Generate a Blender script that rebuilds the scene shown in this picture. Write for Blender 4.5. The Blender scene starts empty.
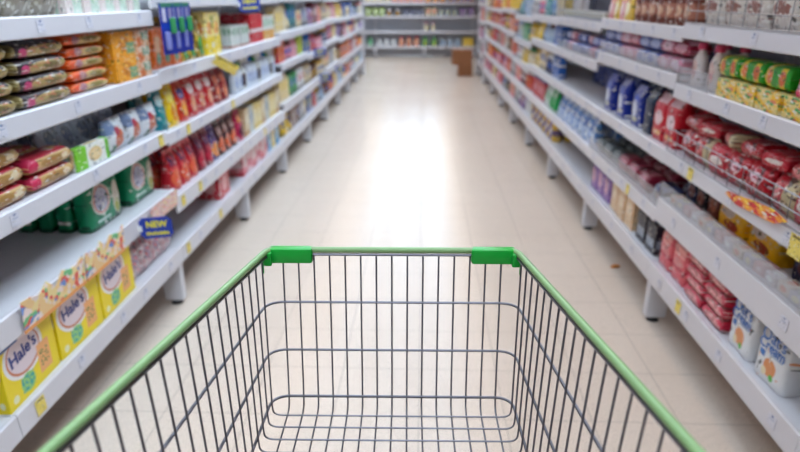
import bpy, bmesh, math, random
from mathutils import Vector, Matrix
R = math.radians
PI = math.pi
rnd = random.Random(7)
scene = bpy.context.scene
COL = scene.collection

# ------------------------------------------------------------------ camera
F_PX = 620.0
PITCH = math.atan(229.0 / F_PX)
YAW = math.atan(24.0 * math.cos(PITCH) / F_PX)
cam_data = bpy.data.cameras.new('camera')
cam = bpy.data.objects.new('camera', cam_data)
COL.objects.link(cam)
cam.location = (0, 0, 1.4)
cam.rotation_euler = (PI / 2 - PITCH, 0, YAW)
cam_data.sensor_width = 36.0
cam_data.lens = F_PX / 800.0 * 36.0
cam_data.dof.use_dof = True
cam_data.dof.focus_distance = 0.98
cam_data.dof.aperture_fstop = cam_data.lens / 1000.0 / 0.0086
cam_data.clip_start = 0.02
scene.camera = cam

# ------------------------------------------------------------------ world, exposure
world = bpy.data.worlds.new('world')
scene.world = world
world.use_nodes = True
world.node_tree.nodes['Background'].inputs[0].default_value = (0.9, 0.93, 1.0, 1)
world.node_tree.nodes['Background'].inputs[1].default_value = 0.3
scene.view_settings.view_transform = 'Standard'
scene.view_settings.look = 'None'
scene.view_settings.gamma = 1.0
scene.view_settings.use_curve_mapping = False
scene.view_settings.exposure = -0.36
COOL, WARM = (0.69, 0.85, 1.0), (1.0, 0.83, 0.70)
LAMP_ROWS = [(-1.7, WARM, 2.6, 0), (-0.95, COOL, 6.3, 40), (-0.33, COOL, 6.4, 45), (0.29, COOL, 6.8, 45), (0.92, WARM, 4.3, -12)]
CEIL_Z = 3.3

# ------------------------------------------------------------------ materials
def lin(c):
    return tuple(((x / 255.0) / 12.92 if x / 255.0 <= 0.04045 else ((x / 255.0 + 0.055) / 1.055) ** 2.4) for x in c[:3]) + (1.0,)

MATS = {}
class NT:
    def __init__(s, name, rough=0.45, metallic=0.0):
        s.m = bpy.data.materials.new(name)
        s.m.use_nodes = True
        s.n = s.m.node_tree.nodes
        s.l = s.m.node_tree.links
        s.b = s.n['Principled BSDF']
        s.b.inputs['Roughness'].default_value = rough
        s.b.inputs['Metallic'].default_value = metallic
    def sock(s, v, inp):
        if isinstance(v, (int, float)):
            inp.default_value = v
        elif isinstance(v, tuple):
            inp.default_value = v
        else:
            s.l.new(v, inp)
    def math(s, op, a, b=0.0, c=None):
        n = s.n.new('ShaderNodeMath'); n.operation = op
        s.sock(a, n.inputs[0]); s.sock(b, n.inputs[1])
        if c is not None: s.sock(c, n.inputs[2])
        return n.outputs[0]
    def mix(s, f, a, b):
        n = s.n.new('ShaderNodeMix'); n.data_type = 'RGBA'
        s.sock(f, n.inputs[0]); s.sock(a, n.inputs[6]); s.sock(b, n.inputs[7])
        return n.outputs[2]
    def noise(s, vec, scale, detail=2.0, rough=0.5):
        n = s.n.new('ShaderNodeTexNoise')
        n.inputs['Scale'].default_value = scale; n.inputs['Detail'].default_value = detail
        n.inputs['Roughness'].default_value = rough
        s.l.new(vec, n.inputs['Vector'])
        return n
    def bump(s, h, strength, dist=0.01):
        n = s.n.new('ShaderNodeBump')
        n.inputs['Strength'].default_value = strength; n.inputs['Distance'].default_value = dist
        s.l.new(h, n.inputs['Height']); s.l.new(n.outputs[0], s.b.inputs['Normal'])

def plain(name, col, rough=0.45, metallic=0.0, bump=0.0, bscale=60, var=0.03):
    if name in MATS: return MATS[name]
    t = NT(name, rough, metallic)
    tc = t.n.new('ShaderNodeTexCoord')
    nz = t.noise(tc.outputs['Object'], bscale, 3)
    c = lin(col)
    d = tuple(x * (1 - var * 3) for x in c[:3]) + (1,)
    t.l.new(t.mix(nz.outputs['Fac'], d, c), t.b.inputs['Base Color'])
    if bump: t.bump(nz.outputs['Fac'], bump, 0.004)
    MATS[name] = t.m
    return t.m

def art(name, base, layers=(), rough=0.4, crinkle=0.0, busy=True):
    """printed packaging: layers over the UV front. ('r',x0,y0,x1,y1,col) ('e',cx,cy,rx,ry,col) ('n',scale,thr,col[,x0,y0,x1,y1]) ('s',axis,freq,duty,col[,x0,y0,x1,y1])"""
    if name in MATS: return MATS[name]
    t = NT(name, rough)
    tc = t.n.new('ShaderNodeTexCoord')
    sp = t.n.new('ShaderNodeSeparateXYZ')
    t.l.new(tc.outputs['UV'], sp.inputs[0])
    u, v = sp.outputs[0], sp.outputs[1]
    def rect(x0, y0, x1, y1):
        a = t.math('MULTIPLY', t.math('GREATER_THAN', u, x0), t.math('LESS_THAN', u, x1))
        b = t.math('MULTIPLY', t.math('GREATER_THAN', v, y0), t.math('LESS_THAN', v, y1))
        return t.math('MULTIPLY', a, b)
    cur = lin(base)
    for L in layers:
        k = L[0]
        if k == 'r':
            f = rect(*L[1:5]); c = L[5]
        elif k == 'e':
            a = t.math('DIVIDE', t.math('SUBTRACT', u, L[1]), L[3])
            b = t.math('DIVIDE', t.math('SUBTRACT', v, L[2]), L[4])
            r2 = t.math('ADD', t.math('MULTIPLY', a, a), t.math('MULTIPLY', b, b))
            f = t.math('LESS_THAN', r2, 1.0); c = L[5]
        elif k == 'n':
            nz = t.noise(tc.outputs['UV'], L[1], 1.0)
            f = t.math('GREATER_THAN', nz.outputs['Fac'], L[2]); c = L[3]
            if len(L) > 4: f = t.math('MULTIPLY', f, rect(*L[4:8]))
        else:
            ax = u if L[1] == 'u' else v
            f = t.math('LESS_THAN', t.math('FRACT', t.math('MULTIPLY', ax, L[2])), L[3]); c = L[4]
            if len(L) > 5: f = t.math('MULTIPLY', f, rect(*L[5:9]))
        cur = t.mix(f, cur, lin(c))
    if layers and busy:
        oi = t.n.new('ShaderNodeObjectInfo')
        va = t.n.new('ShaderNodeVectorMath'); va.operation = 'ADD'
        t.l.new(tc.outputs['UV'], va.inputs[0])
        cx = t.n.new('ShaderNodeCombineXYZ'); t.l.new(t.math('MULTIPLY', oi.outputs['Random'], 9.0), cx.inputs[0]); t.l.new(cx.outputs[0], va.inputs[1])
        for sc, th, cc in ((7.5, .64, (236, 232, 224)), (6.2, .65, tuple(int(x * .45) for x in base)), (9.0, .67, layers[0][-1] if isinstance(layers[0][-1], tuple) else (200, 160, 90))):
            nz = t.noise(va.outputs[0], sc, 2.0)
            cur = t.mix(t.math('GREATER_THAN', nz.outputs['Fac'], th), cur, lin(cc))
    if isinstance(cur, tuple): t.b.inputs['Base Color'].default_value = cur
    else: t.l.new(cur, t.b.inputs['Base Color'])
    if crinkle:
        nz = t.noise(tc.outputs['Object'], 38, 2.0)
        t.bump(nz.outputs['Fac'], crinkle, 0.02)
    MATS[name] = t.m
    return t.m

WHITE_METAL = plain('white_powder_coat', (216, 214, 219), 0.35, var=0.01)
RAIL_WHITE = plain('white_price_rail', (212, 208, 213), 0.3, var=0.01)
PANEL = plain('grey_back_panel', (196, 198, 206), 0.55, var=0.02)
BLACK = plain('black_rubber', (28, 28, 30), 0.6)
TAG_Y = art('yellow_ticket', (232, 208, 96), [('r', .15, .3, .85, .42, (120, 96, 30)), ('r', .15, .6, .6, .75, (150, 120, 30))], 0.5)
TAG_W = art('white_ticket', (212, 210, 220), [('e', .5, .6, .2, .28, (90, 104, 150)), ('r', .2, .1, .8, .2, (160, 166, 190))], 0.5)
WIRE = plain('zinc_wire', (112, 110, 118), 0.32, 0.85, var=0.02)
GUARD_WIRE = plain('guard_wire', (150, 150, 155), 0.35, 0.8)

def plexi():
    t = NT('clear_acrylic', 0.08)
    tr = t.n.new('ShaderNodeBsdfTransparent'); tr.inputs[0].default_value = (0.93, 0.93, 0.94, 1)
    t.b.inputs['Base Color'].default_value = (0.75, 0.74, 0.76, 1)
    mx = t.n.new('ShaderNodeMixShader'); mx.inputs[0].default_value = 0.24
    t.l.new(tr.outputs[0], mx.inputs[1]); t.l.new(t.b.outputs[0], mx.inputs[2])
    t.l.new(mx.outputs[0], t.n['Material Output'].inputs[0])
    return t.m
PLEXI = plexi()

def floor_mat():
    t = NT('terrazzo_tile_floor', 0.2)
    tc = t.n.new('ShaderNodeTexCoord')
    sp = t.n.new('ShaderNodeSeparateXYZ'); t.l.new(tc.outputs['Object'], sp.inputs[0])
    S = 0.305
    def line(s):
        fr = t.math('FRACT', t.math('ADD', t.math('DIVIDE', s, S), 100.0))
        return t.math('LESS_THAN', t.math('MINIMUM', fr, t.math('SUBTRACT', 1.0, fr)), 0.006)
    g = t.math('MAXIMUM', line(sp.outputs[0]), line(sp.outputs[1]))
    n1 = t.noise(tc.outputs['Object'], 260, 1.0)
    n2 = t.noise(tc.outputs['Object'], 420, 1.0)
    n3 = t.noise(tc.outputs['Object'], 1.3, 3.0)
    base = t.mix(n3.outputs['Fac'], lin((210, 192, 176)), lin((222, 205, 191)))
    c = t.mix(t.math('GREATER_THAN', n1.outputs['Fac'], 0.63), base, lin((168, 152, 140)))
    c = t.mix(t.math('GREATER_THAN', n2.outputs['Fac'], 0.69), c, lin((110, 98, 92)))
    c = t.mix(t.math('MULTIPLY', g, 0.6), c, lin((150, 136, 126)))
    t.l.new(c, t.b.inputs['Base Color'])
    r = t.math('ADD', t.math('MULTIPLY', n3.outputs['Fac'], 0.06), 0.19)
    t.l.new(r, t.b.inputs['Roughness'])
    t.b.inputs['Specular IOR Level'].default_value = 0.3
    return t.m
FLOOR = floor_mat()

def emis(name, col, st):
    t = NT(name)
    t.b.inputs['Base Color'].default_value = (0.9, 0.9, 0.9, 1)
    t.b.inputs['Emission Color'].default_value = col + (1,)
    t.b.inputs['Emission Strength'].default_value = st
    return t.m

# ------------------------------------------------------------------ mesh helpers
def mesh_from(bm, name, mat):
    me = bpy.data.meshes.new(name)
    bm.to_mesh(me); bm.free()
    me.materials.append(mat)
    return me
def smooth(me, ang=40):
    for p in me.polygons: p.use_smooth = True
    try: me.set_sharp_from_angle(angle=R(ang))
    except Exception: pass
    return me
def link(name, me, parent=None, loc=(0, 0, 0), rot=(0, 0, 0)):
    o = bpy.data.objects.new(name, me)
    COL.objects.link(o)
    o.parent = parent
    o.location = loc; o.rotation_euler = rot
    return o
def tag(o, label, cat, group=None, kind=None):
    if label: o['label'] = label
    if cat: o['category'] = cat
    if group: o['group'] = group
    if kind: o['kind'] = kind
    return o
def planar_uv(bm, w, d, h):
    uv = bm.loops.layers.uv.verify()
    for f in bm.faces:
        n = f.normal
        for lp in f.loops:
            c = lp.vert.co
            if abs(n.z) > 0.75: q = (c.x / w + .5, c.y / d)
            elif abs(n.x) > 0.75: q = (c.y / d, c.z / h)
            else: q = (c.x / w + .5, c.z / h)
            lp[uv].uv = q
def bm_box(bm, x0, x1, y0, y1, z0, z1, bev=0.0):
    r = bmesh.ops.create_cube(bm, size=1.0)
    for v in r['verts']:
        v.co = Vector(((x0 + x1) / 2 + v.co.x * (x1 - x0), (y0 + y1) / 2 + v.co.y * (y1 - y0), (z0 + z1) / 2 + v.co.z * (z1 - z0)))
    if bev:
        es = list({e for v in r['verts'] for e in v.link_edges})
        bmesh.ops.bevel(bm, geom=es, offset=bev, segments=2, affect='EDGES', profile=0.5)
def box(name, mat, x0, x1, y0, y1, z0, z1, bev=0.0, parent=None, loc=(0, 0, 0)):
    bm = bmesh.new()
    bm_box(bm, x0, x1, y0, y1, z0, z1, bev)
    bm.normal_update(); planar_uv(bm, max(x1 - x0, 1e-4), max(y1 - y0, 1e-4), max(z1 - z0, 1e-4))
    return link(name, mesh_from(bm, name, mat), parent, loc)
def tube(bm, pts, r, sides=8, cap=True, closed=False):
    pts = [Vector(p) for p in pts]
    n = len(pts)
    rings = []
    up = None
    for i, p in enumerate(pts):
        a = pts[(i - 1) % n] if (i > 0 or closed) else p
        b = pts[(i + 1) % n] if (i < n - 1 or closed) else p
        t = (b - a).normalized()
        if up is None:
            up = t.orthogonal().normalized()
        else:
            up = (up - t * up.dot(t))
            up = up.normalized() if up.length > 1e-6 else t.orthogonal().normalized()
        s = t.cross(up)
        rings.append([bm.verts.new(p + up * (math.cos(2 * PI * k / sides) * r) + s * (math.sin(2 * PI * k / sides) * r)) for k in range(sides)])
    m = n if closed else n - 1
    for i in range(m):
        A, B = rings[i], rings[(i + 1) % n]
        for k in range(sides):
            bm.faces.new((A[k], A[(k + 1) % sides], B[(k + 1) % sides], B[k]))
    if cap and not closed:
        bm.faces.new(rings[0][::-1]); bm.faces.new(rings[-1])
def rounded(pts, rad, seg=5):
    """polyline with filleted corners"""
    pts = [Vector(p) for p in pts]
    out = [pts[0]]
    for i in range(1, len(pts) - 1):
        p = pts[i]; a = (pts[i - 1] - p); b = (pts[i + 1] - p)
        r = rad if not isinstance(rad, (list, tuple)) else rad[i - 1]
        ra = min(r, a.length * .49); rb = min(r, b.length * .49)
        s, e = p + a.normalized() * ra, p + b.normalized() * rb
        for k in range(seg + 1):
            t = k / seg
            out.append(s * (1 - t) ** 2 + p * 2 * t * (1 - t) + e * t * t)
    out.append(pts[-1])
    return out

# ------------------------------------------------------------------ product shapes (front faces -Y, base at z = 0)
def rings_to_mesh(rings, name, mat, uvf, sm=60):
    bm = bmesh.new()
    uv = bm.loops.layers.uv.verify()
    vr = [[bm.verts.new(p) for p in ring] for ring in rings]
    n = len(vr[0])
    for A, B in zip(vr[:-1], vr[1:]):
        for k in range(n):
            bm.faces.new((A[k], A[(k + 1) % n], B[(k + 1) % n], B[k]))
    bm.faces.new(vr[0][::-1]); bm.faces.new(vr[-1])
    for f in bm.faces:
        for lp in f.loops: lp[uv].uv = uvf(lp.vert.co)
    bmesh.ops.recalc_face_normals(bm, faces=bm.faces[:])
    return smooth(mesh_from(bm, name, mat), sm)

CACHE = {}
def m_carton(w, d, h, mat):
    k = ('carton', w, d, h, mat.name)
    if k not in CACHE:
        bm = bmesh.new(); bm_box(bm, -w / 2, w / 2, 0, d, 0, h, 0.0025)
        bm.normal_update(); planar_uv(bm, w, d, h)
        CACHE[k] = mesh_from(bm, 'carton', mat)
    return CACHE[k]
def m_pouch(w, d, h, mat, seed=0):
    """stand-up pouch: full rounded foot, body narrowing in depth to a flat crimped seal"""
    k = ('pouch', w, d, h, mat.name, seed)
    if k not in CACHE:
        rr = random.Random(seed + 11)
        N = 20; rings = []
        lv = [0, .03, .12, .28, .45, .6, .75, .86, .9, .905, .95, 1.0]
        ph = rr.uniform(0, 6)
        for t in lv:
            if t < .9: hd = d / 2 * (1 - (t / .9) ** 2.2) * (0.86 + .14 * min(1, t / .1)) + .004
            else: hd = .0025
            hw = w / 2 * (1 - .06 * math.sin(PI * min(1, t / .9))) * (0.95 + .05 * min(1, t / .05))
            lean = .004 * t * math.sin(ph)
            ring = []
            for i in range(N):
                a = 2 * PI * i / N
                ca, sa = math.cos(a), math.sin(a)
                x = hw * math.copysign(abs(ca) ** .55, ca)
                y = hd * math.copysign(abs(sa) ** .8, sa)
                x += .0025 * math.sin(7 * t + i + ph); y += (.0035 * math.sin(9 * t + 1.7 * i + ph) if t < .9 else 0)
                ring.append((x, d / 2 + y + lean, t * h))
            rings.append(ring)
        CACHE[k] = rings_to_mesh(rings, 'pouch', mat, lambda c: (c.x / w + .5, c.z / h))
    return CACHE[k]
def m_flow(w, d, h, mat, seed=0):
    """flow-wrapped packet lying along its width with crimped fins at both ends"""
    k = ('flow', w, d, h, mat.name, seed)
    if k not in CACHE:
        N = 16; rings = []
        rr = random.Random(seed + 5); ph = rr.uniform(0, 6)
        for t, s, wd in [(0, .06, 1.0), (.035, .06, 1.0), (.04, .3, .97), (.06, .8, .95), (.10, .97, .97), (.3, 1, 1), (.5, .97, .98), (.7, 1, 1), (.90, .97, .97), (.94, .8, .95), (.96, .3, .97), (.965, .06, 1.0), (1, .06, 1.0)]:
            ring = []
            for i in range(N):
                a = 2 * PI * i / N
                ca, sa = math.cos(a), math.sin(a)
                y = d / 2 * wd * math.copysign(abs(ca) ** .5, ca)
                z = h / 2 * s * math.copysign(abs(sa) ** .5, sa)
                z += .0015 * math.sin(8 * t + i + ph)
                ring.append((-w / 2 + w * t, d / 2 + y, h / 2 + z * (1 - .004 / h)))
            rings.append(ring)
        CACHE[k] = rings_to_mesh(rings, 'flow_packet', mat, lambda c: (c.x / w + .5, min(.999, max(.001, c.z / h))))
    return CACHE[k]
def m_pillow(w, d, h, mat, seed=0):
    """upright pillow bag: crimped top and bottom seals"""
    k = ('pillow', w, d, h, mat.name, seed)
    if k not in CACHE:
        N = 20; rings = []
        rr = random.Random(seed + 3); ph = rr.uniform(0, 6)
        for t in [0, .05, .055, .12, .25, .42, .6, .76, .88, .945, .95, 1]:
            s = math.sin(PI * min(1, max(0, (t - .05) / .9))) ** .5 if .05 < t < .95 else 0
            hd = d / 2 * s + .002
            hw = w / 2 * (1 - .05 * s)
            ring = []
            for i in range(N):
                a = 2 * PI * i / N
                ca, sa = math.cos(a), math.sin(a)
                x = hw * math.copysign(abs(ca) ** .6, ca)
                y = hd * math.copysign(abs(sa) ** .8, sa)
                if s: y += .003 * math.sin(11 * t + 1.9 * i + ph)
                ring.append((x, d / 2 + y, t * h))
            rings.append(ring)
        CACHE[k] = rings_to_mesh(rings, 'pillow_bag', mat, lambda c: (c.x / w + .5, c.z / h))
    return CACHE[k]
def m_brick(w, d, h, mat, seed=0):
    """side-gusset bag: boxy soft body, folded-over sloped top"""
    k = ('brick', w, d, h, mat.name, seed)
    if k not in CACHE:
        N = 24; rings = []
        rr = random.Random(seed + 9); ph = rr.uniform(0, 6)
        for t, s in [(0, .9), (.02, .98), (.15, 1), (.4, 1.02), (.65, 1), (.78, .92), (.88, .55), (.94, .22), (1, .12)]:
            ring = []
            for i in range(N):
                a = 2 * PI * i / N
                ca, sa = math.cos(a), math.sin(a)
                x = w / 2 * (1 if t > .8 else .98) * math.copysign(abs(ca) ** .28, ca) + .0015 * math.sin(8 * t + i + ph)
                y = d / 2 * s * math.copysign(abs(sa) ** .35, sa) + (.002 * math.sin(9 * t + 2 * i + ph) if t < .8 else 0)
                ring.append((x, d / 2 + y, t * h))
            rings.append(ring)
        CACHE[k] = rings_to_mesh(rings, 'gusset_bag', mat, lambda c: (c.x / w + .5, c.z / h))
    return CACHE[k]
def m_lathe(key, prof, mat, w, h, N=20, squash=1.0, cy=None):
    k = ('lathe', key, mat.name, w, h, squash)
    if k not in CACHE:
        cy_ = w / 2 * squash if cy is None else cy
        rings = [[(r * math.cos(2 * PI * i / N), cy_ + squash * r * math.sin(2 * PI * i / N), z) for i in range(N)] for r, z in prof]
        CACHE[k] = rings_to_mesh(rings, key, mat, lambda c: (c.x / w + .5, (c.z - prof[0][1]) / max(1e-4, prof[-1][1] - prof[0][1])), 35)
    return CACHE[k]

# a product kind = function -> (object name, category, [(part name or None, mesh)])
def P_carton(mat, w, d, h, name='carton', cat='box'):
    return (name, cat, [(None, m_carton(w, d, h, mat))], w, d, h)
def P_pouch(mat, w, d, h, name='stand_up_pouch', cat='pouch', seed=0):
    return (name, cat, [(None, m_pouch(w, d, h, mat, seed))], w, d, h)
def P_flow(mat, w, d, h, name='biscuit_packet', cat='packet', seed=0):
    return (name, cat, [(None, m_flow(w, d, h, mat, seed))], w, d, h)
def P_pillow(mat, w, d, h, name='snack_bag', cat='bag', seed=0):
    return (name, cat, [(None, m_pillow(w, d, h, mat, seed))], w, d, h)
def P_brick(mat, w, d, h, name='gusset_bag', cat='bag', seed=0):
    return (name, cat, [(None, m_brick(w, d, h, mat, seed))], w, d, h)
def P_bottle(mat, capmat, w, h, name='bottle', cat='bottle', squash=0.7):
    r = w / 2
    prof = [(r * .9, 0), (r, .004), (r, h * .5), (r * .96, h * .6), (r * .7, h * .72), (r * .42, h * .8), (r * .38, h * .84)]
    cp = [(r * .5, h * .84), (r * .52, h * .85), (r * .48, h * .98), (r * .4, h)]
    return (name, cat, [('bottle_body', m_lathe('bottle_body', prof, mat, w, h, squash=squash)), ('cap', m_lathe('bottle_cap', cp, capmat, w, h, squash=1.0, cy=r * squash))], w, w * squash, h)
def P_jar(mat, capmat, w, h, name='jar', cat='jar'):
    r = w / 2
    prof = [(r * .85, 0), (r * .97, .004), (r, h * .12), (r, h * .62), (r * .85, h * .74), (r * .8, h * .78)]
    cp = [(r * .86, h * .77), (r * .88, h * .8), (r * .88, h * .98), (r * .82, h)]
    return (name, cat, [('jar_body', m_lathe('jar_body', prof, mat, w, h)), ('lid', m_lathe('jar_lid', cp, capmat, w, h))], w, w, h)
def P_can(mat, capmat, w, h, name='tin', cat='tin'):
    r = w / 2
    prof = [(r * .96, 0), (r, .004), (r, h * .93)]
    cp = [(r * .98, h * .93), (r * 1.0, h * .94), (r * 1.0, h * .99), (r * .93, h)]
    return (name, cat, [('tin_body', m_lathe('tin_body', prof, mat, w, h)), ('lid', m_lathe('tin_lid', cp, capmat, w, h))], w, w, h)

# ------------------------------------------------------------------ the sides of the aisle
class Side:
    def __init__(s, key, word, front, sgn):
        s.key, s.word, s.front, s.sgn = key, word, front, sgn
    def pos(s, a, dep, z):
        if s.key == 'end': return (a, s.front + dep, z)
        return (s.sgn * (s.front + dep), a, z)
    @property
    def rot(s): return {'left': PI / 2, 'right': -PI / 2, 'end': 0.0}[s.key]
LEFT = Side('left', 'NEW-sign side', 1.14, -1)
RIGHT = Side('right', 'wire-basket side', 1.03, 1)
END = Side('end', "aisle's far end", 15.7, 0)
ORD = ['', 'first', 'second', 'third', 'fourth', 'fifth', 'sixth', 'seventh', 'eighth', 'ninth', 'tenth', 'eleventh', 'twelfth', 'thirteenth', 'fourteenth', 'fifteenth', 'sixteenth']
LEV = {1: 'top shelf', 2: 'second shelf', 3: 'middle shelf', 4: 'fourth shelf', 5: 'bottom shelf'}
USED = {}
def place(prod, side, a, dep, z, label, group=None, yaw=0.0, pitch=0.0):
    name, cat, parts, w, d, h = prod
    loc = side.pos(a, dep, z + .0006 + d * math.sin(abs(pitch)) * 1.02)
    rot = (pitch, 0, side.rot + yaw)
    if len(parts) == 1 and parts[0][0] is None:
        o = link(name, parts[0][1], None, loc, rot)
    else:
        o = bpy.data.objects.new(name, None); COL.objects.link(o)
        o.location = loc; o.rotation_euler = rot
        for pn, me in parts: link(pn, me, o)
    USED[label] = USED.get(label, 0) + 1
    return tag(o, label, cat, group)
def row(side, bay, lev, z, prods, a0, n, pitch, desc, dep=0.03, rows=1, rpitch=0.1, stack=1, spitch=None, jit=1.0, yawj=0.04, first=1, always=False, tilt=0.0):
    """n facings along the shelf from a0 (first one's centre), rows deep, stack high; prods: one product or a list taken in turn"""
    if not isinstance(prods, list): prods = [prods]
    place_words = f'{LEV[lev]}, {ORD[bay]} bay, {side.word}'
    if side is END: place_words = f'{LEV[lev]}, {side.word}'
    g = f'{desc}s, {place_words}'
    for i in range(n):
        for r in range(rows):
            for s in range(stack):
                p = prods[i % len(prods)] if len(prods) > 1 else prods[0]
                w, d, h = p[3:]
                if n > 1 or stack > 1 or always: w1 = ORD[i + first] + ' along'
                else: w1 = ''
                desc_ = desc
                ph = [desc]
                if n > 1 or always: ph.append(w1)
                if stack > 1: ph.append(ORD[s + 1] + ' up')
                if r == 1: ph.append('second row')
                if r == 2: ph.append('third row')
                if r >= 3: ph.append(ORD[r + 1] + ' row')
                lab = ' '.join(ph) + ', ' + place_words
                j = rnd.uniform(-.5, .5) * .004 * jit
                hh = spitch if spitch else h
                place(p, side, a0 + i * pitch + j, dep + r * rpitch + rnd.uniform(0, .006) * jit, z + s * hh, lab, g if n * rows * stack > 1 else None,
                      rnd.uniform(-yawj, yawj) if stack == 1 else rnd.uniform(-.5, .5) * yawj, pitch=-rnd.uniform(0, tilt))

YELLOW = {('left', 1, 3): [2.62], ('left', 2, 4): [2.78, 3.02], ('left', 2, 5): [2.77, 3.28], ('left', 1, 5): [1.52], ('right', 1, 3): [2.33], ('right', 1, 5): [2.24], ('left', 2, 3): [2.95, 3.7], ('left', 3, 4): [4.4], ('right', 2, 4): [3.0]}
def shelving(side, bay, a0, a1, levels, lips, feet=(True, False), depth=0.46, tags=True, guards=None, top=1.95):
    """one bay: levels = shelf-top heights top to bottom"""
    o = bpy.data.objects.new('shelving_unit', None); COL.objects.link(o)
    o.location = side.pos((a0 + a1) / 2, 0, 0); o.rotation_euler = (0, 0, side.rot)
    ends = {1: 'beside the cart', 2: 'second along'}
    if bay == 0: lab = f'white metal supermarket shelving bay alongside the cart handle, {side.word}'
    elif side is END: lab = f'white supermarket shelving unit at {side.word}, {ORD[bay]} along'
    else: lab = f'white metal supermarket shelving, {ORD[bay]} bay from the cart, {side.word}'
    tag(o, lab, 'shelving unit', 'shelving lining the aisle')
    L = (a1 - a0) - .003
    hw = L / 2
    box('back_panel', PANEL, -hw, hw, depth, depth + .03, 0.02, top, 0, o)
    for sx in (-1, 1):
        u = box('upright', WHITE_METAL, sx * hw - (.03 if sx > 0 else 0), sx * hw + (.03 if sx < 0 else 0), depth - .03, depth - .002, 0, top + .03, .003, o)
    for li, (z, lip) in enumerate(zip(levels, lips), 1):
        sh = box('shelf', WHITE_METAL, -hw, hw, .012, depth - .032, z - .022, z, .002, o)
        # price rail: tilted channel with a rolled top edge
        bm = bmesh.new()
        zb = z - lip
        prof = [(.012, z + .002), (.002, z + .004), (-.002, z), (-.006, zb + .004), (-.004, zb), (.003, zb), (.006, zb + .006), (.006, z - .004), (.012, z - .004)]
        A = [bm.verts.new((-hw, y, zz)) for y, zz in prof]; B = [bm.verts.new((hw, y, zz)) for y, zz in prof]
        n = len(prof)
        for k in range(n): bm.faces.new((A[k], A[(k + 1) % n], B[(k + 1) % n], B[k]))
        bm.faces.new(A[::-1]); bm.faces.new(B)
        bmesh.ops.recalc_face_normals(bm, faces=bm.faces[:])
        link('price_rail', mesh_from(bm, 'price_rail', RAIL_WHITE), sh)
        if tags:
            nt = 0 if bay == 0 else rnd.choice([3, 4, 5])
            YL = YELLOW.get((side.key, bay, li), [])
            for t in range(nt + len(YL)):
                yl = t >= nt
                x = -hw + L * (t + .5) / max(nt, 1) + rnd.uniform(-.05, .05)
                if yl: x = (YL[t - nt] - (a0 + a1) / 2) * (1 if side is LEFT else -1)
                elif any(abs(x - (q - (a0 + a1) / 2) * (1 if side is LEFT else -1)) < .06 for q in YL): continue
                tw, th = (.045, min(.05, lip * .9)) if yl else (.04, min(.036, lip * .7))
                t_o = box('price_ticket', TAG_Y if yl else TAG_W, -tw / 2, tw / 2, -.0012, .0, -th / 2, th / 2, 0, sh, (x, -.0052, z - lip / 2 + .002))
                t_o.rotation_euler = (-.055, 0, 0)
                if yl: t_o['label'] = 'yellow offer ticket'
    # bracket feet under the bottom shelf
    zb = levels[-1] - lips[-1]
    for sx, on in zip((-1, 1), feet):
        if not on: continue
        x = sx * (hw - .024)
        f = box('foot', WHITE_METAL, x - .022, x + .022, .004, .095, .02, zb + .01, .004, o)
        bm = bmesh.new()
        bmesh.ops.create_cone(bm, segments=16, radius1=.028, radius2=.02, depth=.02, cap_ends=True)
        link('levelling_pad', mesh_from(bm, 'levelling_pad', BLACK), f, (x, .045, .0105))
    box('base_rail', PANEL, -hw, hw, .34, .36, .02, zb, 0, o)
    return o

def guard(unit, kind, z, x0, x1, h, y=-.001):
    sh = sorted([c for c in unit.children if c.name.startswith('shelf')], key=lambda c: abs(max(v.co.z for v in c.data.vertices) - z))[0]
    if kind == 'plexi':
        g = box('clear_front_guard', PLEXI, x0, x1, y, y + .002, z + .003, z + h, 0, sh)
        g['label'] = 'clear acrylic guard'
    else:
        bm = bmesh.new()
        for k in range(3):
            zz = z + .008 + (h - .01) * k / 2
            tube(bm, [(x0, y, zz), (x1, y, zz)], .0022, 6)
        n = int((x1 - x0) / .085)
        for i in range(n + 1):
            x = x0 + (x1 - x0) * i / n
            tube(bm, [(x, y + .003, z + .005), (x, y + .003, z + h)], .0015, 5)
        g = link('wire_guard', smooth(mesh_from(bm, 'wire_guard', GUARD_WIRE)), sh)
        g['label'] = 'wire basket front'

# ------------------------------------------------------------------ room
ORDL = ORD[1:] + ['seventeenth', 'eighteenth', 'nineteenth', 'twentieth'] + ['twenty-' + w for w in ORD[1:10]]
def structure(o): o['kind'] = 'structure'; return o
WALL = plain('painted_wall', (222, 220, 216), 0.7, var=0.01, bscale=3)
structure(box('floor', FLOOR, -9, 9, -5, 40, -.1, 0))
structure(box('ceiling', plain('ceiling_tile', (150, 148, 146), 0.8, var=.02, bscale=2), -9, 9, -5, 40, CEIL_Z + .05, CEIL_Z + .15))
structure(box('wall_back', WALL, -9, 9, 40, 40.1, 0, CEIL_Z + .05))
structure(box('wall_front', WALL, -9, 9, -5.1, -5, 0, CEIL_Z + .05))
structure(box('wall_left', WALL, -9.1, -9, -5, 40, 0, CEIL_Z + .05))
structure(box('wall_right', WALL, 9, 9.1, -5, 40, 0, CEIL_Z + .05))

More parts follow.
